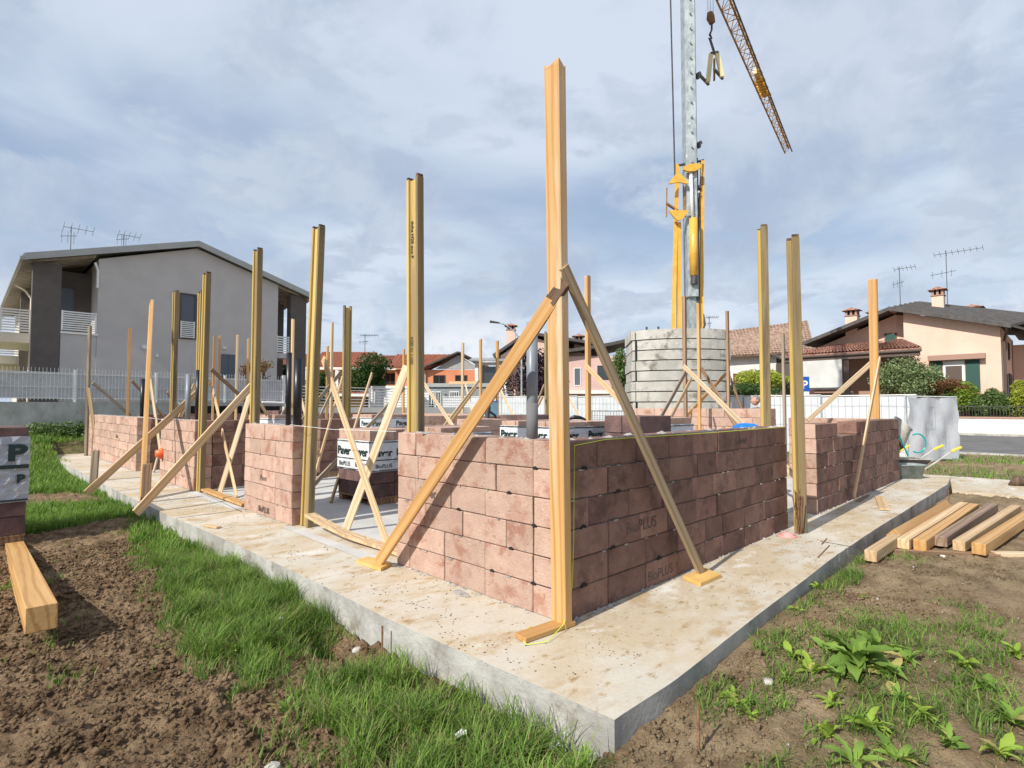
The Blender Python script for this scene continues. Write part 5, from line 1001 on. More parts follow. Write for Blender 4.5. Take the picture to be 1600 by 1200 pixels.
# ---- large pink house on the right (front faces -x, in the plane x = 42)
def pink_house():
    X = 42.; F = Fr((X, 0, 0), R(-90))        # u runs towards -y, w into the depth
    F.w = V((1, 0, 0)); P = lambda y, w, z: V((X+w, y, z)); h = empty('pink_house', (X+4, 6, 0), 'large pink house with a dark gabled roof, tiled porch and green shutters', 'house')
    U = lambda y: -y
    m = MB().ext([P(11.0, 1.2, -.3), P(11.0, 1.2, 5.95), P(6.1, 1.2, 7.85), P(5.3, 1.2, 7.7), P(5.3, 1.2, -.3)], (9, 0, 0)); build('wall', m, 'stucco_pink', h)
    m = MB().ext([P(5.42, 0, -.3), P(5.42, 0, 7.77), P(.54, 0, 6.32), P(.54, 0, -.3)], (10.5, 0, 0)); build('front_wall', m, 'stucco_pink', h)
    # roof planes
    m = MB().ext([P(11.6, -.5, 6.05), P(6.1, -.5, 8.0), P(6.1, 10.5, 8.0), P(11.6, 10.5, 6.05)], (0, 0, .16)); build('roof', m, 'roof_dark', h)
    BL, BR_ = plX(1436, 474, X+5), plX(1640, 496, X+5); m = MB().ext([P(6.1, -.7, 7.98), P(.0, -.7, 6.18), BR_, BL], (0, 0, .16)); r = build('roof', m, 'roof_dark', h); m = MB().ext([BL, BR_, P(-1.5, 12, 6.6), P(5.5, 12, 7.6)], (0, 0, .15)); build('roof', m, 'roof_dark', h); m = MB().add([P(6.1, -.6, 7.9), P(6.1, 11, 7.9), BL], [(0, 1, 2)]); build('roof_gable', m, 'stucco_pink', h)
    for k in range(1, 6):
        t = k/6; zz_ = V((0, 0, .18)); a, b = (P(6.1, -.7, 7.98)+zz_).lerp(BL+zz_, t), (P(.0, -.7, 6.18)+zz_).lerp(BR_+zz_, t); build('roof_rib', MB().bar(a, b, .12, .08, (0, 0, 1)), 'roof_dark', r)
    m = MB().ext([P(11.6, -.56, 6.0), P(6.1, -.56, 7.95), P(6.1, -.56, 8.2), P(11.6, -.56, 6.25)], (.05, 0, 0)); m.ext([P(6.1, -.76, 7.93), P(0, -.76, 6.12), P(0, -.76, 6.38), P(6.1, -.76, 8.2)], (.05, 0, 0)); build('fascia', m, 'roof_dark', h)
    # porch
    m = MB().ext([P(12.3, -3.0, 4.95), P(4.0, -3.0, 4.95), P(5.45, -.02, 5.75), P(9.6, 1.18, 5.75), P(11.0, 1.18, 5.5)], (0, 0, .14)); pr = build('porch_roof', m, 'roof_tile', h)
    tb = MB(); nu, nv = 160, 9; A0, B0, A1, B1 = P(12.3, -3.0, 4.95), P(4.0, -3.0, 4.95), P(9.9, 1.1, 5.8), P(5.5, -.1, 5.8); vs = []
    for j in range(nv):
        for e in (0, 1):
            t = (j+e)/nv; a = A0.lerp(A1, t); b = B0.lerp(B1, t)
            for i in range(nu+1): vs.append(a.lerp(b, i/nu)+V((0, 0, .19+(.05 if e == 0 else 0)+.045*math.sin(i*math.pi/2))))
    tb.v = vs; W_ = nu+1; tb.f = [((2*j)*W_+i, (2*j)*W_+i+1, (2*j+1)*W_+i+1, (2*j+1)*W_+i) for j in range(nv) for i in range(nu)]; t = build('roof_tiles', tb, 'roof_tile', pr); t['kind'] = 'stuff'
    m = MB(); m.tube([P(12.3, -3.08, 4.93), P(4.0, -3.08, 4.93)], .09, 8); m.box((X-3.0, 4.1, 4.62), (X-2.85, 12.2, 4.86)); build('porch_gutter', m, 'frame_brown', h)
    for y in (8.15, 11.9): build('porch_pillar', MB().box((X-2.9, y-.15, -.3), (X-2.6, y+.15, 4.8)), 'frame_brown' if y != 4.4 else 'stucco_cream', h)
    build('porch_wall', MB().box((X-.4, 5.45, -.3), (X+1.15, 10.9, 4.9)), 'coping', h)
    build('canvas_screen', MB().box((X-3.14, 8.35, 2.75), (X-3.10, 11.55, 4.62)), 'canvas', h); build('screen_frame', MB().box((X-3.2, 8.28, 2.62), (X-3.05, 11.6, 2.75)), 'steel_dark', h)
    # windows of the front
    def rect(name, y0, y1, z0, z1, m_, off=.04, par=None): return build(name, MB().box((X-off, min(y0, y1), z0), (X-.005, max(y0, y1), z1)), m_, par or h)
    rect('window_head', 1.25, 4.1, 4.42, 4.75, 'coping', .45); rect('shutter', 3.4, 4.0, 2.4, 4.38, 'shutter_green', .08); rect('shutter', 1.55, 2.25, 2.4, 4.38, 'shutter_green', .08)
    w = rect('window', 2.30, 3.36, 2.3, 4.36, 'white_paint', .05); rect('pane', 2.42, 3.24, 2.3, 4.05, 'frame_brown', .07, w)
    w = build('window', MB().box((X+1.13, 6.02, 5.9), (X+1.195, 6.75, 6.6)), 'shutter_brown', h); build('pane', MB().box((X+1.10, 6.1, 5.97), (X+1.14, 6.67, 6.53)), 'shutter_green', w)
    build('downpipe', MB().tube([P(.2, -.5, 6.2), P(.35, .4, 5.7), P(.40, .3, 5.5), P(.40, .3, -.1)], .07, 8), 'frame_brown', h)
    for x0, z0, z1 in ((X+2.4, 5.0, 5.7), (X+5.2, 4.6, 5.8), (X+2.6, 1.8, 3.6), (X+5.0, 1.6, 3.7), (X+6.3, 1.6, 3.7)):
        w = build('side_window', MB().box((x0, .48, z0), (x0+.6, .535, z1)), 'frame_brown', h); build('pane', MB().box((x0+.08, .44, z0+.08), (x0+.52, .478, z1-.08)), 'shutter_grey', w)
    m = MB().box((X+9, -3.0, -.3), (X+16, .5, 5.9)); build('side_wing', m, 'stucco_pink', h); m = MB().ext([P(.5, 8.4, 6.9), P(-3.6, 8.4, 6.1), P(-3.6, 16.5, 6.1), P(.5, 16.5, 6.9)], (0, 0, .16)); build('roof', m, 'roof_dark', h)
    m = MB().ext([P(-.0, -.7, 6.2), P(-1.5, 1.2, 5.7), P(-1.6, 6, 5.9), P(-.8, 6.5, 6.5)], (0, 0, .14)); build('roof', m, 'roof_dark', h)
    G = Fr((X, 0, 0), R(90)); G.w = V((1, 0, 0)); 
    for y, w_, z0, z1, s in ((8.8, 1.6, 6.6, 8.75, .38), (7.6, 2.6, 7.0, 8.6, .32), (3.9, 3.0, 7.2, 9.75, .33), (2.4, 6.0, 7.4, 8.7, .5)): chimney(G, h, y, w_, z0, z1, s)
    aerial(P(5.7, .8, 8.1), 3.0, 1.2, 'left aerial on the dark roof of the large pink house', V((0, -1, 0)), r=.017, n=6); aerial(P(3.4, 3.0, 8.2), 4.0, 2.6, 'tall right aerial with a long boom on the dark roof of the large pink house', V((0, -1, 0)), r=.017, n=9)
pink_house()

# ---- road, kerb, white garden wall with hedges
def roadside():
    structure(build('road', MB().box((22.4, -60, -.33), (38.2, 120, -.185)), 'asphalt'))
    structure(build('kerb', MB().box((22.1, -60, -.33), (22.39, 120, -.15)), 'concrete_side')); structure(build('kerb', MB().box((38.21, -60, -.33), (38.45, 120, -.09)), 'concrete_side'))
    structure(build('pavement', MB().box((38.46, -60, -.33), (39.75, 120, -.10)), 'concrete'))
    w = empty('garden_wall', (39.9, 0, -.1), 'low white garden wall with a brown coping in front of the hedges', 'wall'); build('wall_body', MB().box((39.8, -40, -.2), (40.0, 6.5, .76)), 'render_wall_white', w); build('coping', MB().box((39.74, -40, .762), (40.06, 6.6, .86)), 'coping', w)
    w = empty('boundary_wall', (39.9, 20, -.1), 'long white boundary wall across the road left of the parked car', 'wall'); build('wall_body', MB().box((39.8, 9.5, -.2), (40.0, 60, 1.7)), 'render_wall_white', w); build('coping', MB().box((39.75, 9.5, 1.702), (40.05, 60, 1.78)), 'white_paint', w)
    for k, y in enumerate(np.arange(-3.5, 6.6, 1.25)):
        r = empty('metal_fence', (39.9, y, .86), ORD[k].capitalize()+' dark metal fence section on the garden wall, counted from the right edge', 'fence', 'dark fence sections on the garden wall'); m = MB()
        for j in range(9): m.box((39.88, y+j*.14, .862), (39.90, y+j*.14+.02, 1.5))
        m.box((39.87, y, 1.45), (39.91, y+1.2, 1.49)); o = build('bars', m, 'steel_dark', r)
    # parked car
    F = Fr((36.9, 9.3, -.185), R(-90)); F.w = V((1, 0, 0)); c = empty('parked_car', F(-1, .9, 0), 'white car parked before the canvas screen of the pink house', 'car')
    pr = [(-2.1, .3), (-2.1, .85), (-1.9, 1.0), (-1.3, 1.1), (-.8, 1.58), (.3, 1.68), (1.3, 1.62), (2.0, 1.05), (2.1, .9), (2.1, .3)]
    m = MB().ext([F(a, 0, b) for a, b in pr], F.w*1.75); build('body', m, 'car_white', c)
    m = MB().ext([F(a, -.01, b) for a, b in [(-1.15, 1.1), (-.75, 1.5), (1.2, 1.52), (1.7, 1.1)]], F.w*1.77); build('side_glass', m, 'glass', c)
    for u in (-1.35, 1.35):
        w = build('wheel', MB().tube([F(u, -.03, .32), F(u, 1.78, .32)], .32, 18), 'black_plastic', c); build('rim', MB().tube([F(u, -.05, .32), F(u, -.031, .32)], .2, 14), 'fascia_grey', w)
    for s in (.2, 1.4): build('headlight', MB().box((-.0, 0, 0), (.1, .1, .1), F(-2.14, s, .7), (F.u, F.w*1.5, V((0, 0, 1.3)))), 'glass', c)
    # parking sign
    q = dep(1258, 636, 36); r = empty('parking_sign', (q.x, q.y, -.2), 'blue parking sign with a white P between the tall beams and the screen', 'sign'); G = Fr((q.x, q.y, 0), YAW-R(90))
    build('sign_pole', MB().tube([G(0, .05, -.2), G(0, .05, 3.4)], .03, 8), 'galvanised', r); m = MB(); G.bx(m, (-.3, -.02, 2.45), (.3, .01, 3.4)); pl = build('sign_plate', m, 'sign_blue', r)
    m = MB(); G.bx(m, (-.27, -.03, 2.22), (.27, .0, 2.43)); build('sign_subplate', m, 'white_paint', r); text('P', .75, G(-.2, -.03, 2.62), (R(90), 0, YAW-R(90)), 'white_paint', pl, 'sign_letter', bold=.02)
    # street lamp
    q = dep(815, 636, 40); G = Fr((q.x, q.y, 0), YAW-R(90)); r = empty('street_lamp', (q.x, q.y, 0), 'tall grey street lamp with an arm curving left before the purple tree', 'street lamp')
    build('lamp_post', MB().tube([G(0, 0, .2), G(0, 0, 5.5), G(-.08, 0, 6.2), G(-.5, 0, 6.9), G(-1.1, 0, 7.35), G(-1.7, 0, 7.55)], [.08, .06, .055, .05, .045, .04], 8), 'galvanised', r); build('lamp_head', MB().tube([G(-1.6, 0, 7.52), G(-2.3, 0, 7.62)], [.06, .1], 8), 'steel_dark', r)
roadside()

# ---- site fences
def site_fence():
    def sheet(label, A, B, z0, z1, wav, m='plastic_sheet', poles=True, wires=False):
        A, B = V(A), V(B); L = (B-A).length; d = (B-A)/L; n = V((d.y, -d.x, 0)); r = empty('site_fence', (A+B)/2+V((0, 0, z0)), label, 'fence', 'site fence panels hung with white sheeting'); K = max(4, int(L/.14)); J = 12; mb = MB(); vs = []
        for j in range(J+1):
            for i in range(K+1):
                s = i/K; t = j/J; o = wav*(math.sin(s*L*2.1+t*2.0)+.6*math.sin(s*L*5.3-t*5)+.35*math.sin(s*L*11+t*9)+.25*math.sin(s*L*3+t*17)+.12*math.sin(s*L*23-t*13))*(1-abs(t-.45)*.9)
                vs.append(A+d*L*s+n*o+V((0, 0, z0+.03+(z1-z0-.03)*t+(-.03*math.sin(s*L*1.6)**2 if j == 0 else 0)-(.02*abs(math.sin(s*L*2.6)) if j == J else 0))))
        mb.v = vs; mb.f = [(j*(K+1)+i, j*(K+1)+i+1, (j+1)*(K+1)+i+1, (j+1)*(K+1)+i) for j in range(J) for i in range(K)]
        build('sheeting', mb, m, r, True)
        fr = MB().tube([A+V((0, 0, z0-.05)), A+V((0, 0, z1+.04))], .022, 8); build('fence_pole', fr, 'galvanised', r); build('fence_pole', MB().tube([B+V((0, 0, z0-.05)), B+V((0, 0, z1+.04))], .022, 8), 'galvanised', r)
        build('top_rail', MB().tube([A+V((0, 0, z1+.02))-n*.02, B+V((0, 0, z1+.02))-n*.02], .018, 6), 'white_paint', r)
        w = MB(); k = 0
        for i in range(int(L/.2)): q = A+d*(.2*i+.1)-n*.05; w.bar(q+V((0, 0, z0)), q+V((0, 0, z1)), .006, .006, n)
        for z in (z0+.3, (z0+z1)/2, z1-.3): w.bar(A-n*.05+V((0, 0, z)), B-n*.05+V((0, 0, z)), .006, .006, n)
        o = build('fence_wires', w, 'galvanised', r); o['kind'] = 'stuff'
        foot = MB(); 
        for q in (A, B): foot.box((q.x-.3, q.y-.12, z0-.12), (q.x+.3, q.y+.12, z0-.02))
        build('concrete_foot', foot, 'concrete_side', r)
    P0, P1 = gnd(1416, 718, -.15), gnd(1497, 711, -.15)
    P0 = dep(1418, 700, 15.8); P1 = dep(1497, 700, 17.2)
    sheet('nearest sheeted fence panel, bulging, at the right end by the road', (P0.x, P0.y, 0), (P1.x, P1.y, 0), -.18, 1.72, .06)
    y = 0.9
    xs = 17.6; names = ['sheeted fence panel behind the far right corner post', 'sheeted fence panel behind the notched wall', 'sheeted fence panel behind the working man', 'sheeted fence panel right of the ballast']
    z1s = 1.78
    for k in range(9):
        y1 = y+2.6; zz = -.2+.045*k*1.5; lb = names[k] if k < 4 else ['sheeted fence panel hidden behind the ballast', 'sheeted fence panel left of the ballast', 'sheeted fence panel seen right beside the tall corner post', 'sheeted fence panel under the purple tree', 'farthest sheeted fence panel beside the grey cabin'][k-4]
        sheet(lb, (xs+.04*k, y, 0), (xs+.04*k+.02, y1, 0), zz, z1s+.03*k, .02); y = y1+.03
    # open mesh panel left of the ballast
    A = dep(925, 660, 17); B = dep(992, 660, 16.2); r = empty('mesh_fence', ((A.x+B.x)/2, (A.y+B.y)/2, .1), 'open wire mesh fence panel just left of the ballast', 'fence'); A.z = B.z = 0; d = (B-A); L = d.length; d /= L; n = V((d.y, -d.x, 0)); w = MB()
    for i in range(int(L/.09)+1): q = A+d*.09*i; w.bar(q+V((0, 0, .0)), q+V((0, 0, 1.3)), .008, .008, n)
    for z in np.arange(.05, 1.31, .125): w.bar(A+V((0, 0, z)), B+V((0, 0, z)), .008, .008, n)
    o = build('mesh_wires', w, 'steel_dark', r); o['kind'] = 'stuff'; fr = MB().tube([A+V((0, 0, -.1)), A+V((0, 0, 1.32)), B+V((0, 0, 1.32)), B+V((0, 0, -.1))], .022, 8); build('mesh_frame', fr, 'galvanised', r)
site_fence()

# ---- crane with its ballast
def crane():
    D = 21.; o = dep(1085, 636, D); F = Fr((o.x, o.y, 0), YAW-R(90)); k = D/868.
    def q(px, py, w=0): p = dep(px, py, D+w); v = p-F.o; return V((v.dot(F.u), w, p.z))
    r = empty('tower_crane', (o.x, o.y, -.1), 'self erecting crane with a galvanised mast and yellow struts', 'crane')
    def B(name, a, b, w, m, d=.12, par=None): A_, B_ = q(*a), q(*b); mb = MB().bar(F(*A_), F(*B_), w, d, F.w); return build(name, mb, m, par or r)
    zt = 21.0; cx = q(1085, 215).x
    m = MB(); hw = .25; a_ = F(q(1086, 500).x, 0, 0); m.ext([F(cx-hw, -.20, 5.6), F(cx+hw-.13, -.28, 5.6), F(cx+hw, .02, 5.6), F(cx+hw, .28, 5.6), F(cx-hw, .28, 5.6)], F(0, 0, 0)-F.o+V((0, 0, zt-5.6))); mast = build('upper_mast', m, 'galvanised', r)
    for k2 in range(26):
        z = 6.1+k2*.58; build('mast_plate', MB().tube([F(cx-.05, -.33, z), F(cx-.05, -.27, z)], .035, 6), 'galvanised', mast)
    m = MB(); F.bx(m, (cx-.18, -.1, .4), (cx+.20, .25, 10.9)); build('lower_mast', m, 'galvanised', r)
    m = MB(); F.bx(m, (cx+.10, -.14, 4.0), (cx+.22, .24, 10.95)); build('mast_edge', m, 'steel_dark', r)
    B('strut', (1053, 520), (1063, 250), .13, 'crane_yellow'); B('strut', (1062, 520), (1064, 345), .10, 'crane_yellow', .3); B('strut', (1097, 520), (1103, 244), .13, 'crane_yellow'); B('strut', (1094, 360), (1103, 250), .08, 'crane_rust')
    # hydraulic ram
    build('ram_cylinder', MB().tube([F(q(1083, 432).x, -.32, q(1083, 432).z), F(q(1083, 342).x, -.32, q(1083, 342).z)], .15, 16), 'crane_yellow', r, True); build('ram_rod', MB().tube([F(q(1082, 342).x, -.32, q(1082, 342).z), F(q(1080, 268).x, -.32, q(1080, 268).z)], .06, 10), 'white_paint', r, True)
    build('ram_foot', MB().tube([F(q(1083, 445).x, -.32, q(1083, 445).z), F(q(1083, 432).x, -.32, q(1083, 432).z)], .13, 12), 'steel_dark', r)
    # half moon brackets
    def moon(px0, px1, py0, py1, upw):
        n = 9; c = []; inn = []
        for i in range(n):
            t = i/(n-1); x = px0+(px1-px0)*t; b = math.sin(math.pi*t); c.append((x, (py1-(py1-py0)*b*.95-1) if upw else (py0+(py1-py0)*b)))
            inn.append((x, py1-3*b if upw else py0+2*b*0))
        pts = [q(*p) for p in c]+[q(*p) for p in inn[::-1][1:-1]]
        return build('bracket', MB().ext([F(p.x, -.42, p.z) for p in pts], F.w*.08), 'crane_yellow', r)
    moon(1044, 1075, 272, 289, True); moon(1044, 1075, 330, 346, False); 
    m = MB().ext([F(p.x, -.45, p.z) for p in [q(*t) for t in ((1067, 262), (1075, 258), (1088, 256), (1095, 259), (1094, 263), (1086, 268), (1074, 269), (1067, 266))]], F.w*.1); build('bracket', m, 'crane_yellow', r)
    B('tie_rod', (1046, 288), (1045, 334), .025, 'crane_rust'); B('tie_rod', (1072, 284), (1074, 334), .03, 'crane_rust'); B('lever', (1045, 313), (1066, 327), .06, 'steel_rust'); B('lever', (1073, 308), (1096, 324), .06, 'steel_rust')
    B('crossbar', (1064, 252), (1076, 249), .05, 'steel_dark'); B('crossbar', (1094, 246), (1105, 243), .05, 'steel_dark'); B('crossbar', (1076, 290), (1098, 288), .12, 'steel_dark', .3); B('crossbar', (1076, 300), (1095, 297), .07, 'white_paint', .4); B('crossbar', (1076, 283), (1092, 281), .10, 'galvanised', .35)
    B('cable', (1059, 274), (1055, -60), .045, 'steel_dark', .05)
    for yy in (105, 218): B('mast_bracket', (1095, yy), (1102, yy-4), .12, 'steel_dark'); B('mast_bracket', (1096, yy+4), (1100, yy+2), .10, 'steel_dark')
    build('hose', MB().tube([F(*q(1097, 508)), F(*q(1101, 490)), F(*q(1102, 505)), F(*q(1099, 515))], .07, 6), 'steel_dark', r)
    m = MB(); F.bx(m, (cx-1.6, -1.4, -.3), (cx+1.6, 1.4, .35)); build('chassis', m, 'crane_yellow', r)
    # jib: triangular lattice running level from the mast head
    A0 = V((19.4, 7.85, 20.0)); A1 = V((39.45, 11.61, 19.98)); jd = (A1-A0).normalized(); side = V((-jd.y, jd.x, 0)); st = V((o.x, o.y, 20.)) ; A0 = A0-jd*2.6
    L = (A1-A0).length; N_ = 26
    def ch(s, a, z): wd = .33 if s < L*.62 else .26; return A0+jd*s+side*wd*a+V((0, 0, z*(.62 if s < L*.62 else .45)))
    jib = build('jib_chord', MB().tube([ch(0, -1, 0), ch(L, -.9, 0)], .04, 6), 'steel_dark', r); build('jib_chord', MB().tube([ch(0, 1, 0), ch(L, .9, 0)], .045, 6), 'crane_rust', r); build('jib_chord', MB().tube([ch(0, 0, 1), ch(L*.55, 0, 1), ch(L, 0, .7)], .05, 6), 'crane_rust', r)
    m = MB(); m2 = MB()
    for i in range(N_):
        s0, s1 = L*i/N_, L*(i+1)/N_; sm = (s0+s1)/2
        for a in (-1, 1): m.tube([ch(s0, a, 0), ch(sm, 0, 1), ch(s1, a, 0)], .022, 5)
        m2.tube([ch(s0, -1, 0), ch(s0, 1, 0)], .026, 5); m2.tube([ch(s0, -1 if i % 2 else 1, 0), ch(s1, 1 if i % 2 else -1, 0)], .018, 4)
    build('jib_lattice', m, 'crane_rust', r); build('jib_crossbars', m2, 'crane_rust', r)
    jm = L*.60; t = MB()
    for i in range(7): t.tube([ch(jm-1.6+i*.3, -.75, .1), ch(jm-1.4+i*.3, .75, .1)], .07, 6)
    t.tube([ch(jm-2.2, .1, .45), ch(jm+.6, .1, .45)], .16, 8); build('jib_joint', t, 'crane_yellow', r)
    m = MB(); m.tube([V((o.x, o.y, 19.6)), V((o.x, o.y, 21.4))], .35, 8); build('mast_head', m, 'crane_yellow', r)
    # hook block and the grab that hangs on it
    hk = lambda px, py: dep(px, py, 23.0)
    a = hk(1110, 24); top = V((a.x, a.y, 20.0)); 
    for dx in (-.1, .0, .12): build('hoist_rope', MB().tube([a+RT2*dx, top+RT2*dx], .008, 4), 'steel_dark', r)
    hb = build('hook_block', MB().tube([hk(1109, 20), hk(1110, 27), hk(1113, 36)], [.12, .17, .13], 8), 'steel_rust', r); build('hook_swivel', MB().tube([hk(1112, 36), hk(1112, 47), hk(1109, 54), hk(1112, 60), hk(1107, 60)], [.05, .04, .05, .04, .03], 6), 'steel_dark', hb)
    g = empty('lifting_fork', hk(1115, 130), 'pale yellow brick grab hanging from the crane hook', 'lifting fork')
    build('fork_link', MB().tube([hk(1109, 60), hk(1116, 82)], .05, 6), 'steel_dark', g)
    bar_ = lambda nm, p0, p1, w, m, dd=0: build(nm, MB().bar(dep(*p0, 23+dd), dep(*p1, 23-dd), w, .10, F.w), m, g)
    bar_('fork_arm', (1111, 84), (1106, 128), .17, 'fork_yellow'); bar_('fork_arm', (1120, 82), (1128, 120), .17, 'fork_yellow'); bar_('fork_bridge', (1110, 84), (1122, 82), .10, 'steel_dark'); bar_('fork_tine', (1107, 132), (1093, 117), .08, 'steel_dark', .5); bar_('fork_tine', (1129, 123), (1116, 108), .08, 'steel_dark', .5); bar_('fork_spring', (1116, 92), (1116, 126), .05, 'steel_rust')
    # ballast
    bw = dep(1064, 636, 19.2); G = Fr((bw.x, bw.y, 0), YAW-R(90)-R(6)); bl = empty('crane_ballast', (bw.x, bw.y, .2), 'tall stack of pale rounded concrete ballast slabs under the crane', 'ballast')
    zb = .55; zt = 4.12; n = 10
    for i in range(n):
        z0 = zb+(zt-zb)*i/n; z1 = z0+(zt-zb)/n-.035; sh = random.uniform(-.035, .035); m = MB(); P = []
        for t in np.linspace(-1, 1, 13): P.append(G(1.66*t+sh, -.55+.55*abs(t)**2.2, z0))
        P += [G(1.66+sh, 2.2, z0), G(-1.66+sh, 2.2, z0)]
        m.ext(P, (0, 0, z1-z0)); b_ = build('ballast_slab', m, 'concrete_ballast', bl)
    m = MB(); G.bx(m, (-1.5, -.3, .2), (1.5, 2.0, .55)); build('ballast_tray', m, 'steel_dark', bl)
    m = MB(); G.bx(m, (-1.55, -.1, zb), (1.55, 2.1, zt-.1)); build('ballast_joint', m, 'dark_gap', bl)
    m = MB(); G.bx(m, (-.9, -1.3, -.2), (-.2, -.6, .62)); build('control_box', m, 'fascia_grey', bl); build('cable_loop', MB().tube([G(-.9, -.7, .5), G(-.4, -.75, .72), (G(.3, -.75, .82)), G(.9, -.75, .75)], .02, 5), 'steel_dark', bl)
    for u in (-1.15, -.75): build('lifting_eye', MB().tube([G(u, -.1, 4.1), G(u, -.1, 4.22)], .04, 6), 'steel_dark', bl)
crane()

# ---- the man behind the high wall
def man():
    b = dep(1184, 628, 13.0); x, y, zh = b.x, b.y, b.z; root = empty('person', (x, y, 0), 'grey haired man in dark clothes working behind the high block wall, facing left', 'person')
    fx = -RT2; sd = V((-fx.y, fx.x, 0)); H = 1.72; P = lambda f, s, z: V((x, y, 0))+fx*f+sd*s+V((0, 0, z))
    J = {'pel': (P(0, 0, .92), .15), 'chest': (P(.03, 0, 1.25), .16), 'neck': (P(.05, 0, 1.44), .06), 'shl': (P(.03, -.19, 1.38), .065), 'shr': (P(.03, .19, 1.38), .065), 'ell': (P(.08, -.27, 1.10), .048), 'elr': (P(.10, .27, 1.10), .048), 'wl': (P(.32, -.22, 1.02), .032), 'wr': (P(.34, .2, 1.04), .032),
         'hl': (P(0, -.10, .86), .09), 'hr': (P(0, .10, .86), .09), 'kl': (P(.03, -.11, .48), .062), 'kr': (P(.02, .12, .48), .062), 'al': (P(0, -.12, .09), .045), 'ar': (P(-.04, .13, .09), .045), 'tl': (P(.16, -.13, .04), .04), 'tr': (P(.12, .14, .04), .04)}
    E_ = [('pel', 'chest'), ('chest', 'neck'), ('chest', 'shl'), ('shl', 'ell'), ('ell', 'wl'), ('chest', 'shr'), ('shr', 'elr'), ('elr', 'wr'), ('pel', 'hl'), ('hl', 'kl'), ('kl', 'al'), ('al', 'tl'), ('pel', 'hr'), ('hr', 'kr'), ('kr', 'ar'), ('ar', 'tr')]
    ks = list(J); me = bpy.data.meshes.new('body'); org = V((x, y, 0)); me.from_pydata([tuple(J[k][0]-org) for k in ks], [(ks.index(a), ks.index(c)) for a, c in E_], [])
    o = bpy.data.objects.new('body', me); COL.objects.link(o); o.parent = root; o.modifiers.new('s', 'SKIN'); o.modifiers.new('d', 'SUBSURF').levels = 1; o.modifiers['d'].render_levels = 2
    for i, k in enumerate(ks): me.skin_vertices[0].data[i].radius = (J[k][1], J[k][1])
    me.skin_vertices[0].data[0].use_root = True; me.materials.append(MATS['cloth_grey']); me.polygons.foreach_set('use_smooth', [True]*len(me.polygons))
    bm = bmesh.new(); bmesh.ops.create_uvsphere(bm, u_segments=24, v_segments=16, radius=1); hc = P(.05, 0, 1.585)
    for v in bm.verts:
        p = v.co.copy(); f, s, z = p.x, p.y, p.z; f *= .098; s *= .076; z *= .120
        if p.z < -.2: f += .012*(-p.z); s *= .85
        if p.x > .8 and abs(p.y) < .25 and -.35 < p.z < .1: f += .026
        if p.x > .75 and abs(abs(p.y)-.35) < .15 and 0 < p.z < .2: f -= .010
        v.co = hc-org+fx*f+sd*s+V((0, 0, z))
    for sg in (-1, 1):
        g = bmesh.ops.create_uvsphere(bm, u_segments=8, v_segments=6, radius=1)
        for v in g['verts']: p = v.co.copy(); v.co = hc-org+fx*(-.005+.022*p.x)+sd*(sg*.078+.010*p.y)+V((0, 0, -.01+.032*p.z))
    me = bpy.data.meshes.new('head'); bm.to_mesh(me); bm.free(); me.materials.append(MATS['skin']); me.polygons.foreach_set('use_smooth', [True]*len(me.polygons)); hd = bpy.data.objects.new('head', me); COL.objects.link(hd); hd.parent = root
    bm = bmesh.new(); bmesh.ops.create_uvsphere(bm, u_segments=24, v_segments=16, radius=1)
    bmesh.ops.delete(bm, geom=[v for v in bm.verts if v.co.z < -.45 or (v.co.x > .35 and v.co.z < .45)], context='VERTS')
    for v in bm.verts: p = v.co.copy(); rr = 1+.04*mn.noise(p*6); v.co = hc-org+fx*(-.006+.104*p.x*rr)+sd*.082*p.y*rr+V((0, 0, .006+.126*p.z*rr))
    me = bpy.data.meshes.new('hair'); bm.to_mesh(me); bm.free(); me.materials.append(MATS['hair_grey']); hr = bpy.data.objects.new('hair', me); COL.objects.link(hr); hr.parent = root
    for sg, wk in ((-1, 'wl'), (1, 'wr')):
        w0 = J[wk][0]; mb = MB(); mb.tube([w0, w0+fx*.05, w0+fx*.09], [.03, .042, .036], 8)
        for i in range(4): a = w0+fx*.085+sd*(i-1.5)*.019; mb.tube([a, a+fx*(.045-.004*abs(i-1.4)), a+fx*.06+V((0, 0, -.03))], [.0095, .009, .007], 6)
        a = w0+fx*.03-sd*sg*.035; mb.tube([a, a+fx*.03-sd*sg*.02, a+fx*.06-sd*sg*.02+V((0, 0, -.015))], [.012, .011, .008], 6); build('hand', mb, 'skin', root, True)
man()

# ================================================================== vegetation
def leaves_mesh(C_, rad, n, size, squash=1.0, seed=0, hollow=.35, clumps=10):
    g = np.random.default_rng(seed); cd = g.normal(size=(clumps, 3)); cd /= np.linalg.norm(cd, axis=1)[:, None]; cd *= (g.random((clumps, 1))**.5)*.72; cr = g.uniform(.34, .60, clumps)
    k = g.integers(0, clumps, n); d = g.normal(size=(n, 3)); d /= np.linalg.norm(d, axis=1)[:, None]; p = cd[k]+d*(cr[k]*(hollow+(1-hollow)*g.random(n)**.5))[:, None]
    p = p*np.array(rad)+np.array(C_); a = g.normal(size=(n, 3)); a /= np.linalg.norm(a, axis=1)[:, None]; b = np.cross(a, g.normal(size=(n, 3))); b /= np.linalg.norm(b, axis=1)[:, None]; s = size*g.uniform(.6, 1.3, (n, 1))
    v = np.stack([p-a*s, p-b*s*.45, p+a*s, p+b*s*.45], 1).reshape(-1, 3); f = np.arange(4*n).reshape(-1, 4); return v, f
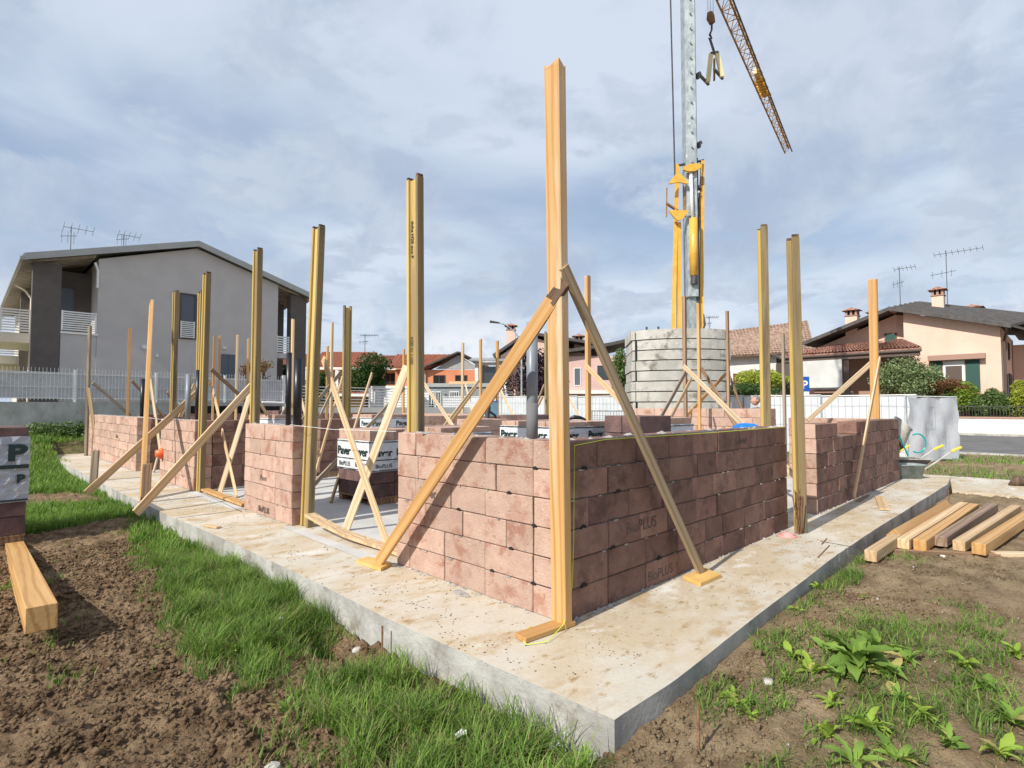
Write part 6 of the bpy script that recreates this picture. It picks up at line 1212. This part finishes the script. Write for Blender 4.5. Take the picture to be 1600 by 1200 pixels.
def npmesh(name, v, f, m, org, parent=None):
    me = bpy.data.meshes.new(name); v = v-np.array(org); me.vertices.add(len(v)); me.vertices.foreach_set('co', v.astype(np.float32).ravel()); nf, k = f.shape
    me.loops.add(nf*k); me.loops.foreach_set('vertex_index', f.ravel().astype(np.int32)); me.polygons.add(nf); me.polygons.foreach_set('loop_start', np.arange(0, nf*k, k)); me.update(calc_edges=True); me.materials.append(MATS[m])
    o = bpy.data.objects.new(name, me); COL.objects.link(o)
    if parent: o.parent = parent
    else: o.location = org
    return o
def tree(name, cat, label, px, py, d, rx, rz, n, size, m, zg=None, trunk=True, seed=1, ry=None, clumps=12, group=None):
    c = dep(px, py, d); zg = .1 if zg is None else zg; root = empty(name, (c.x, c.y, zg), label, cat, group)
    v, f = leaves_mesh((c.x, c.y, c.z), (rx, ry or rx, rz), n, size, seed=seed, clumps=clumps); npmesh('crown', v, f, m, (c.x, c.y, zg), root)
    t = MB().tube([V((c.x, c.y, zg)), V((c.x+.03, c.y, (zg+c.z)/2)), V((c.x, c.y+.03, c.z+rz*.4))], [.12, .09, .03], 8)
    for k in range(6): a = V((c.x, c.y, zg+(c.z-zg)*.6+k*rz*.12)); t.tube([a, a+V((math.cos(k*2.1)*rx*.6, math.sin(k*2.1)*rx*.6, rz*.45))], [.05, .015], 5)
    build('trunk', t, 'bark', root); return root
tree('purple_tree', 'tree', 'round dark purple leaved tree behind the grey pipe', 836, 597, 45, 2.6, 2.5, 9000, .13, 'leaf_purple', seed=3)
tree('columnar_shrub', 'shrub', 'dark green column shaped evergreen left of the ballast', 969, 586, 38, .8, 1.75, 6000, .09, 'leaf_mid', seed=4, clumps=16)
tree('yellow_shrub', 'shrub', 'bright yellow green shrub between farmhouse and the tall beams', 1192, 592, 40, 2.2, 1.2, 7000, .11, 'leaf_yellow', seed=5)
tree('garden_shrub', 'shrub', 'dark green shrub below the yellow one', 1180, 612, 38, 3.6, .7, 6000, .10, 'leaf_dark', seed=6)
tree('round_shrub', 'shrub', 'round grey green bush beside the porch of the pink house', 1418, 588, 36, 2.1, 1.6, 14000, .08, 'leaf_grey', seed=7, clumps=22)
tree('red_tipped_shrub', 'shrub', 'low bush with reddish tips in front of the pink house window', 1462, 608, 35.5, 1.8, .75, 7000, .08, 'leaf_red', seed=8)
tree('dark_bush', 'shrub', 'dark green bush right of the brown beam before the ochre houses', 578, 588, 46, 2.6, 1.7, 8000, .12, 'leaf_dark', seed=9)
tree('dark_bush', 'shrub', 'dark green bush half hidden by the leaning yellow beam', 497, 603, 46, 1.5, 1.6, 4000, .12, 'leaf_dark', seed=19)
tree('dark_bush', 'shrub', 'dark clipped bush under the right balcony of the grey house', 444, 587, 31, .55, .6, 2500, .07, 'leaf_dark', seed=29)
tree('rusty_shrub', 'shrub', 'bare looking shrub with rusty leaves before the grey house', 412, 571, 24, .55, .42, 500, .05, 'leaf_rust', seed=10, clumps=8, zg=1.3)
tree('rusty_shrub', 'shrub', 'second rusty leaved shrub left of the beam behind the piped pier', 384, 576, 24, .35, .35, 260, .05, 'leaf_rust', seed=11, clumps=7, zg=1.3)
for i, (y, z, rx, rz, m, lb) in enumerate(((2.2, 2.0, .95, 1.0, 'leaf_bright', 'bright green hedge bush right behind the end of the sheeted fence'), (3.3, 1.9, .8, .9, 'leaf_mid', 'darker hedge bush at the end of the sheeted fence'), (.7, 1.75, .75, .95, 'leaf_mid', 'dark green hedge bush before the corner of the pink house'),
      (-.35, 1.9, .8, 1.15, 'leaf_yellow', 'yellow green leaning hedge bush at the right edge of the picture'), (-1.2, 1.7, .8, .95, 'leaf_dark', 'dark hedge bush at the right edge of the picture'), (-2.3, 1.8, .8, 1.1, 'leaf_yellow', 'yellow hedge bush outermost at the right edge'), (4.6, 1.7, .9, .8, 'leaf_mid', 'hedge bush behind the sheeted fence below the red tipped one'), (1.5, 1.5, .7, .8, 'leaf_mid', 'small hedge bush in the middle of the hedge'))):
    root = empty('hedge_bush', (40.8, y, .1), lb, 'hedge'); v, f = leaves_mesh((40.8, y, z-.1), (.85, rx, rz), 9000, .075, seed=40+i, clumps=22); npmesh('crown', v, f, m, (40.8, y, .1), root); build('trunk', MB().tube([V((40.8, y, .0)), V((40.8, y, z))], .04, 6), 'bark', root)
# far trees in the background (hazy dark masses behind the sheeting)
c = gnd(95, 690, .35); v, f = leaves_mesh((-.6, 20.7, .55), (1.1, .5, .42), 2600, .06, seed=61, clumps=14); root = empty('weedy_bush', (-.6, 20.7, .2), 'low green bush growing against the dark concrete wall', 'shrub'); npmesh('crown', v, f, 'leaf_mid', (-.6, 20.7, .2), root)

# grass: blades of three segments, one object per kind of ground
def grass(name, xs, ys, dens, h, wd, m, label, seed, lean=.45, nmax=120000):
    g = np.random.default_rng(seed); area = (xs[1]-xs[0])*(ys[1]-ys[0]); n = int(dens*area); x = g.uniform(*xs, n); y = g.uniform(*ys, n)
    mk = gmask(x, y); slab_ = (x > -.80-.0) & (x < 11.4) & (y > -.85) & (y < 19.2); k = (g.random(n) < mk) & ~slab_ & (gheight(x, y, False) > -.45)
    x, y, mk = x[k], y[k], mk[k]; cl = fbm(x*5+3, y*5+8, 3); n = len(x); z = gheight(x, y)-.004; H = h*g.uniform(.5, 1.25, n)*(.35+cl*1.3)*np.clip(.45+mk*.6, 0, 1.1); w = wd*g.uniform(.7, 1.3, n)
    a = g.uniform(0, 2*np.pi, n); dx, dy = np.cos(a), np.sin(a); L = lean*g.uniform(.2, 1.6, n)*H; P = []
    for t, ww in ((0, 1.), (.45, .85), (.8, .5)):
        cx, cy, cz = x+dx*L*t*t, y+dy*L*t*t, z+H*t*(1-.12*t*t); P += [np.stack([cx-dy*w*ww/2, cy+dx*w*ww/2, cz], 1), np.stack([cx+dy*w*ww/2, cy-dx*w*ww/2, cz], 1)]
    P.append(np.stack([x+dx*L, y+dy*L, z+H*.86], 1)); v = np.stack(P, 1).reshape(-1, 3); b = np.arange(n)[:, None]*7
    q = np.concatenate([b+np.array([[0, 1, 3, 2]]), b+np.array([[2, 3, 5, 4]]), b+np.array([[4, 5, 6, 6]])], 0)
    f4 = q[:2*n]; me = bpy.data.meshes.new(name); me.vertices.add(len(v)); me.vertices.foreach_set('co', v.astype(np.float32).ravel()); tri = q[2*n:, :3]
    li = np.concatenate([f4.ravel(), tri.ravel()]).astype(np.int32); me.loops.add(len(li)); me.loops.foreach_set('vertex_index', li); ls = np.concatenate([np.arange(0, 8*n, 4), 8*n+np.arange(0, 3*n, 3)]); me.polygons.add(3*n); me.polygons.foreach_set('loop_start', ls); me.update(calc_edges=True); me.materials.append(MATS[m])
    o = bpy.data.objects.new(name, me); COL.objects.link(o); tag(o, label, 'grass', kind='stuff'); return n
T = 0
T += grass('grass', (-3.2, -.7), (-.9, 4.5), 7600, .135, .0055, 'grass', 'lush green grass between the soil and the left side of the slab', 1, .8)
T += grass('grass_dry', (-3.2, -.7), (-.9, 4.5), 1800, .12, .005, 'grass_dry', 'dry yellowish blades among the grass left of the slab', 21, .9)
T += grass('grass', (-4.5, -.7), (4.5, 12), 2300, .13, .010, 'grass', 'green grass beside the far part of the left slab edge', 2)
T += grass('grass', (-12, -.7), (12, 21.5), 650, .14, .018, 'grass', 'grass strip before the dark concrete wall', 3)
T += grass('grass', (-1.3, 4.0), (-3.4, -.85), 4200, .10, .006, 'grass', 'thin grass and weeds on the dry earth right of the slab', 4, 1.1)
T += grass('grass_dry', (-1.3, 9.0), (-4.5, -.85), 2400, .035, .004, 'grass_dry', 'dry straw coloured grass on the earth right of the slab', 5, 1.6)
T += grass('grass', (11.4, 22.0), (-6, 20), 260, .16, .022, 'grass', 'grass along the sheeted fence and below the crane', 6)
T += grass('grass', (-3, 11.4), (19.3, 21.6), 500, .2, .02, 'grass', 'grass behind the rear of the slab', 7)
# soil clods
def clods(name, poly_test, n, xs, ys, s0, s1, m, label, seed, cat='soil clods'):
    g = np.random.default_rng(seed); bv = np.array([(1, 0, 0), (-1, 0, 0), (0, 1, 0), (0, -1, 0), (.3, .2, 1), (0, 0, -1.)]); bf = np.array([(0, 2, 4), (2, 1, 4), (1, 3, 4), (3, 0, 4), (2, 0, 5), (1, 2, 5), (3, 1, 5), (0, 3, 5)])
    x = g.uniform(*xs, n); y = g.uniform(*ys, n); keep = poly_test(x, y) & (g.random(n) < sstep(fbm(x*3+2, y*3+5, 3), .30, .62)+.3); x, y = x[keep], y[keep]; n = len(x); z = gheight(x, y)
    s = s0*(s1/s0)**(g.random(n)**3.2); sc = s[:, None]*g.uniform(.6, 1.3, (n, 3)); nv = len(bv); jit = 1+g.uniform(-.42, .42, (n, nv, 1)); a = g.uniform(0, 6.28, n); P = bv[None]*jit*sc[:, None, :]
    X = P[..., 0]*np.cos(a)[:, None]-P[..., 1]*np.sin(a)[:, None]; Y = P[..., 0]*np.sin(a)[:, None]+P[..., 1]*np.cos(a)[:, None]; Z = P[..., 2]*.75
    v = np.stack([X+x[:, None], Y+y[:, None], Z+(z+s*.18)[:, None]], -1).reshape(-1, 3); f = (bf[None]+np.arange(n)[:, None, None]*nv).reshape(-1, 3)
    o = npmesh(name, v, f, m, (0, 0, 0)); tag(o, label, cat, kind='stuff')
EM = bpy.data.materials['earth']; MATS['earth'] = EM
off = lambda x, y: ~((x > -.83) & (y > -.9))
clods('soil_clods', lambda x, y: off(x, y) & (gmask(x, y) < .45) & (y+.1*x > -.9), 150000, (-3.6, -.8), (-.8, 6.0), .0035, .024, 'earth', 'crumbly brown soil clods at the left of the slab', 11)
clods('soil_clods', lambda x, y: off(x, y) & (y < -.9) & (y > -1.35-.12*np.abs(x)), 9000, (-1.2, 2.5), (-1.8, -.88), .004, .024, 'earth', 'soil clods along the right foot of the slab', 12)
clods('soil_clods', lambda x, y: off(x, y) & (y < -.9), 48000, (-1.0, 4.5), (-3.3, -.9), .0025, .013, 'earth', 'fine earth crumbs on the dry ground right of the slab', 14)
clods('small_stones', lambda x, y: off(x, y), 900, (-3.4, 4), (-3.2, 5), .004, .014, 'stone', 'small pale stones scattered on the soil', 13, 'stones')
# larger single stones / debris
for px, py, s, z, lb in ((558, 1010, .035, -.2, 'grey stone lying in the hole beside the slab'), (1200, 1072, .03, -.1, 'pale stone at the edge of the green weeds'), (425, 1192, .035, -.18, 'pale stone at the bottom edge of the picture'), (1245, 898, .02, -.12, 'small stone by the grass tuft at the slab')):
    p = gnd(px, py, z); bm = bmesh.new(); bmesh.ops.create_icosphere(bm, subdivisions=2, radius=s)
    for v in bm.verts: v.co *= 1+.25*mn.noise(v.co*40+V((px, 0, 0))); v.co.z *= .6
    me = bpy.data.meshes.new('stone'); bm.to_mesh(me); bm.free(); me.materials.append(MATS['stone']); o = bpy.data.objects.new('stone', me); COL.objects.link(o); zz = float(gheight(np.array([p.x]), np.array([p.y]))[0]); o.location = (p.x, p.y, zz+s*.3); tag(o, lb, 'stone')
for px, py, lb in ((720, 1143, 'crumpled white scrap in the grass before the slab corner'), (866, 1158, 'dirty white wrapper scrap beside the slab corner'), (435, 963, 'white paper scrap in the grass beside the slab'), (1474, 884, 'white scrap on the dry earth before the beams')):
    p = gnd(px, py, -.15); zz = float(gheight(np.array([p.x]), np.array([p.y]))[0])+.03; mb = MB()
    for k in range(7): a = k*.9; q = V((p.x, p.y, zz)); mb.add([q, q+V((math.cos(a)*.035, math.sin(a)*.025, .012*(k % 2))), q+V((math.cos(a+.9)*.035, math.sin(a+.9)*.025, .012*((k+1) % 2)))], [(0, 1, 2)])
    tag(build('scrap', mb, 'white_paint'), lb, 'scrap')
for px, py, z, s, lb in ((715, 925, 0, .05, 'flat mortar crumb with a scrap of tape before the near sunlit wall'), (800, 978, 0, .0, '')):
    if s: mb = MB().ext([gnd(px+a, py+b, .003) for a, b in ((-8, 0), (2, 6), (18, 8), (14, 2), (2, -4))], (0, 0, .006)); tag(build('scrap', mb, 'mortar'), lb, 'scrap')
tag(build('pebbles', (lambda mb: [mb.ext([gnd(x+random.uniform(-2, 2)+math.cos(t)*3, y+math.sin(t)*1.5, .002) for t in (0, 1.2, 2.5, 3.8, 5)], (0, 0, .008)) for x, y in [(random.uniform(330, 1100), 0) for _ in range(0)]] or mb.ext([V((-.5, 1.0, .002)), V((-.49, 1.01, .002)), V((-.495, 1.02, .002))], (0, 0, .005)))(MB()), 'steel_rust'), 'tiny rusty chip on the slab left of the near wall', 'chip')

# broad leaved weeds: every leaf is a piece of its own
LV = {}
def leaf_mesh(kind, m):
    if (kind, m) in LV: return LV[(kind, m)]
    K = 9; vs = []; fs = []
    for i in range(K+1):
        t = i/K; w = (.17 if kind == 0 else .13 if kind == 1 else .22)*math.sin(math.pi*min(1, t*.93+.07))**.8*(1+.12*math.sin(t*19+kind)); w = max(w, .008) if i else .02
        z = .55*t-.55*t*t*(1.0 if kind != 1 else 1.25); rf = .02*math.sin(t*25)
        vs += [(-w, t, z+.05*w/.15+rf), (0, t, z-.02), (w, t, z+.05*w/.15-rf)]
        if i: b = 3*(i-1); fs += [(b, b+1, b+4, b+3), (b+1, b+2, b+5, b+4)]
    me = bpy.data.meshes.new('leaf'); me.from_pydata(vs, [], fs); me.materials.append(MATS[m]); me.polygons.foreach_set('use_smooth', [True]*len(fs)); me.update(); LV[(kind, m)] = me; return me
def weed(px, py, n, L, m, label, kind=0, z=-.13, up_=.5):
    p = gnd(px, py, z); zz = float(gheight(np.array([p.x]), np.array([p.y]))[0])-.005; r = empty('broadleaf_weed', (p.x, p.y, zz), label, 'weed', 'broad leaved weeds on the dry earth')
    for i in range(n):
        o = bpy.data.objects.new('leaf', leaf_mesh(kind if random.random() < .7 else random.randint(0, 2), 'leaf_yellowed' if random.random() < .1 else m)); COL.objects.link(o); o.parent = r; s = L*(.82 if L < .2 else .95)*random.uniform(.4, 1.2); ring = i/n
        o.scale = (s*random.uniform(.8, 1.2), s, s*random.uniform(.7, 1.3)); o.rotation_euler = (R(random.uniform(-5, 25)+55*up_*(1-ring)), R(random.uniform(-28, 28)), i*2.4+random.uniform(-.7, .7)); o.location = (random.uniform(-.015, .015), random.uniform(-.015, .015), random.uniform(0, .01))
weed(1340, 1052, 26, .25, 'leaf_dock', 'largest dark leaved dock plant in the middle of the weeds')
for i_, (a_, b_, n_, l_, m_, k_, lb_) in enumerate(((1368, 1030, 14, .19, 'leaf_dock', 0, 'upright dock plant behind the largest one'), (1420, 1050, 15, .17, 'leaf_dock', 1, 'long leaved dock plant at the right shoulder of the largest one'), (1315, 1070, 12, .15, 'leaf_dock', 1, 'long leaved plant in front of the largest dock'),
    (1265, 1062, 13, .12, 'leaf_weed', 0, 'light green plant between the slab weed and the dock clump'), (1405, 1105, 12, .13, 'leaf_dock', 1, 'dark plant low right of the dock clump'), (1290, 1160, 12, .12, 'leaf_weed', 2, 'light plant left of the low rosette'), (1440, 1135, 12, .11, 'leaf_weed', 1, 'small light plant right of the low rosette'),
    (1540, 1090, 12, .11, 'leaf_dock', 2, 'dark plant before the isolated bright weed'), (1480, 1170, 13, .13, 'leaf_dock', 0, 'dark plant near the bottom right'), (1170, 1130, 10, .09, 'leaf_weed', 1, 'thin leaved plant at the earth mound right of the slab corner'), (1560, 1190, 12, .13, 'leaf_weed', 1, 'light plant at the bottom right corner'))):
    weed(a_, b_, n_, l_, m_, lb_, k_, up_=.75)
weed(1385, 1068, 14, .17, 'leaf_dock', 'dock plant just right of the largest one')
weed(1300, 1030, 13, .15, 'leaf_dock', 'dock plant at the left shoulder of the largest one')
weed(1238, 1040, 15, .12, 'leaf_weed', 'bright green leafy weed nearest the slab edge')
weed(1225, 1072, 12, .08, 'leaf_weed', 'small bright weed below the one nearest the slab edge')
weed(1508, 1055, 15, .13, 'leaf_weed', 'isolated bright green weed on the bare earth at the right', 2)
weed(1300, 1112, 14, .12, 'leaf_weed', 'yellow green rosette below the largest dock plant', 1)
weed(1355, 1148, 15, .14, 'leaf_weed', 'light green rosette low in the picture right of centre', 1)
weed(1400, 1192, 13, .15, 'leaf_dock', 'weed with long leaves at the bottom edge', 1)
weed(1335, 1205, 10, .15, 'leaf_dock', 'darker weed cut by the bottom edge of the picture', 1)
weed(1585, 1145, 16, .15, 'leaf_dock', 'dark leafy weed at the right edge near the bottom')
weed(1590, 1040, 12, .10, 'leaf_weed', 'small weed at the right edge beside the bare earth')
weed(1140, 1100, 14, .08, 'leaf_weed', 'small weed near the slab corner on the right', 2)
weed(1150, 1112, 10, .07, 'leaf_weed', 'smallest weed right of the slab corner', 2)
weed(1275, 925, 12, .10, 'leaf_weed', 'weed in the grass tuft at the right slab edge', 1)
weed(1350, 940, 9, .07, 'leaf_weed', 'flat little weed below the pile of beams', 2)
weed(1243, 960, 10, .08, 'leaf_weed', 'bright weed close to the slab side', 2)
weed(395, 985, 12, .13, 'leaf_dock', 'broad leaved weed standing in the left grass', 1, -.2, .9)
weed(445, 1108, 11, .11, 'leaf_dock', 'greyish weed at the edge of the soil and the front grass', 0, -.2, .7)
weed(345, 905, 10, .10, 'leaf_weed', 'bright weed in the middle of the left grass', 2, -.2, .8)
for i_, (a_, b_, n_, l_, k_, lb_) in enumerate(((300, 880, 9, .10, 2, 'small weed at the upper end of the left grass'), (430, 945, 10, .11, 0, 'broad weed near the slab in the left grass'), (370, 1020, 11, .12, 1, 'broad weed near the lower edge of the left grass'), (600, 1090, 10, .10, 2, 'weed in the front grass below the thin rod'), (700, 1165, 11, .10, 1, 'weed in the front grass near the bottom edge'), (520, 1120, 9, .09, 0, 'weed at the soil side of the front grass'))):
    weed(a_, b_, n_, l_, 'leaf_dock' if i_ % 2 else 'leaf_weed', lb_, k_, -.2, .9)
print('blades', T, 'objects', len(S.objects))
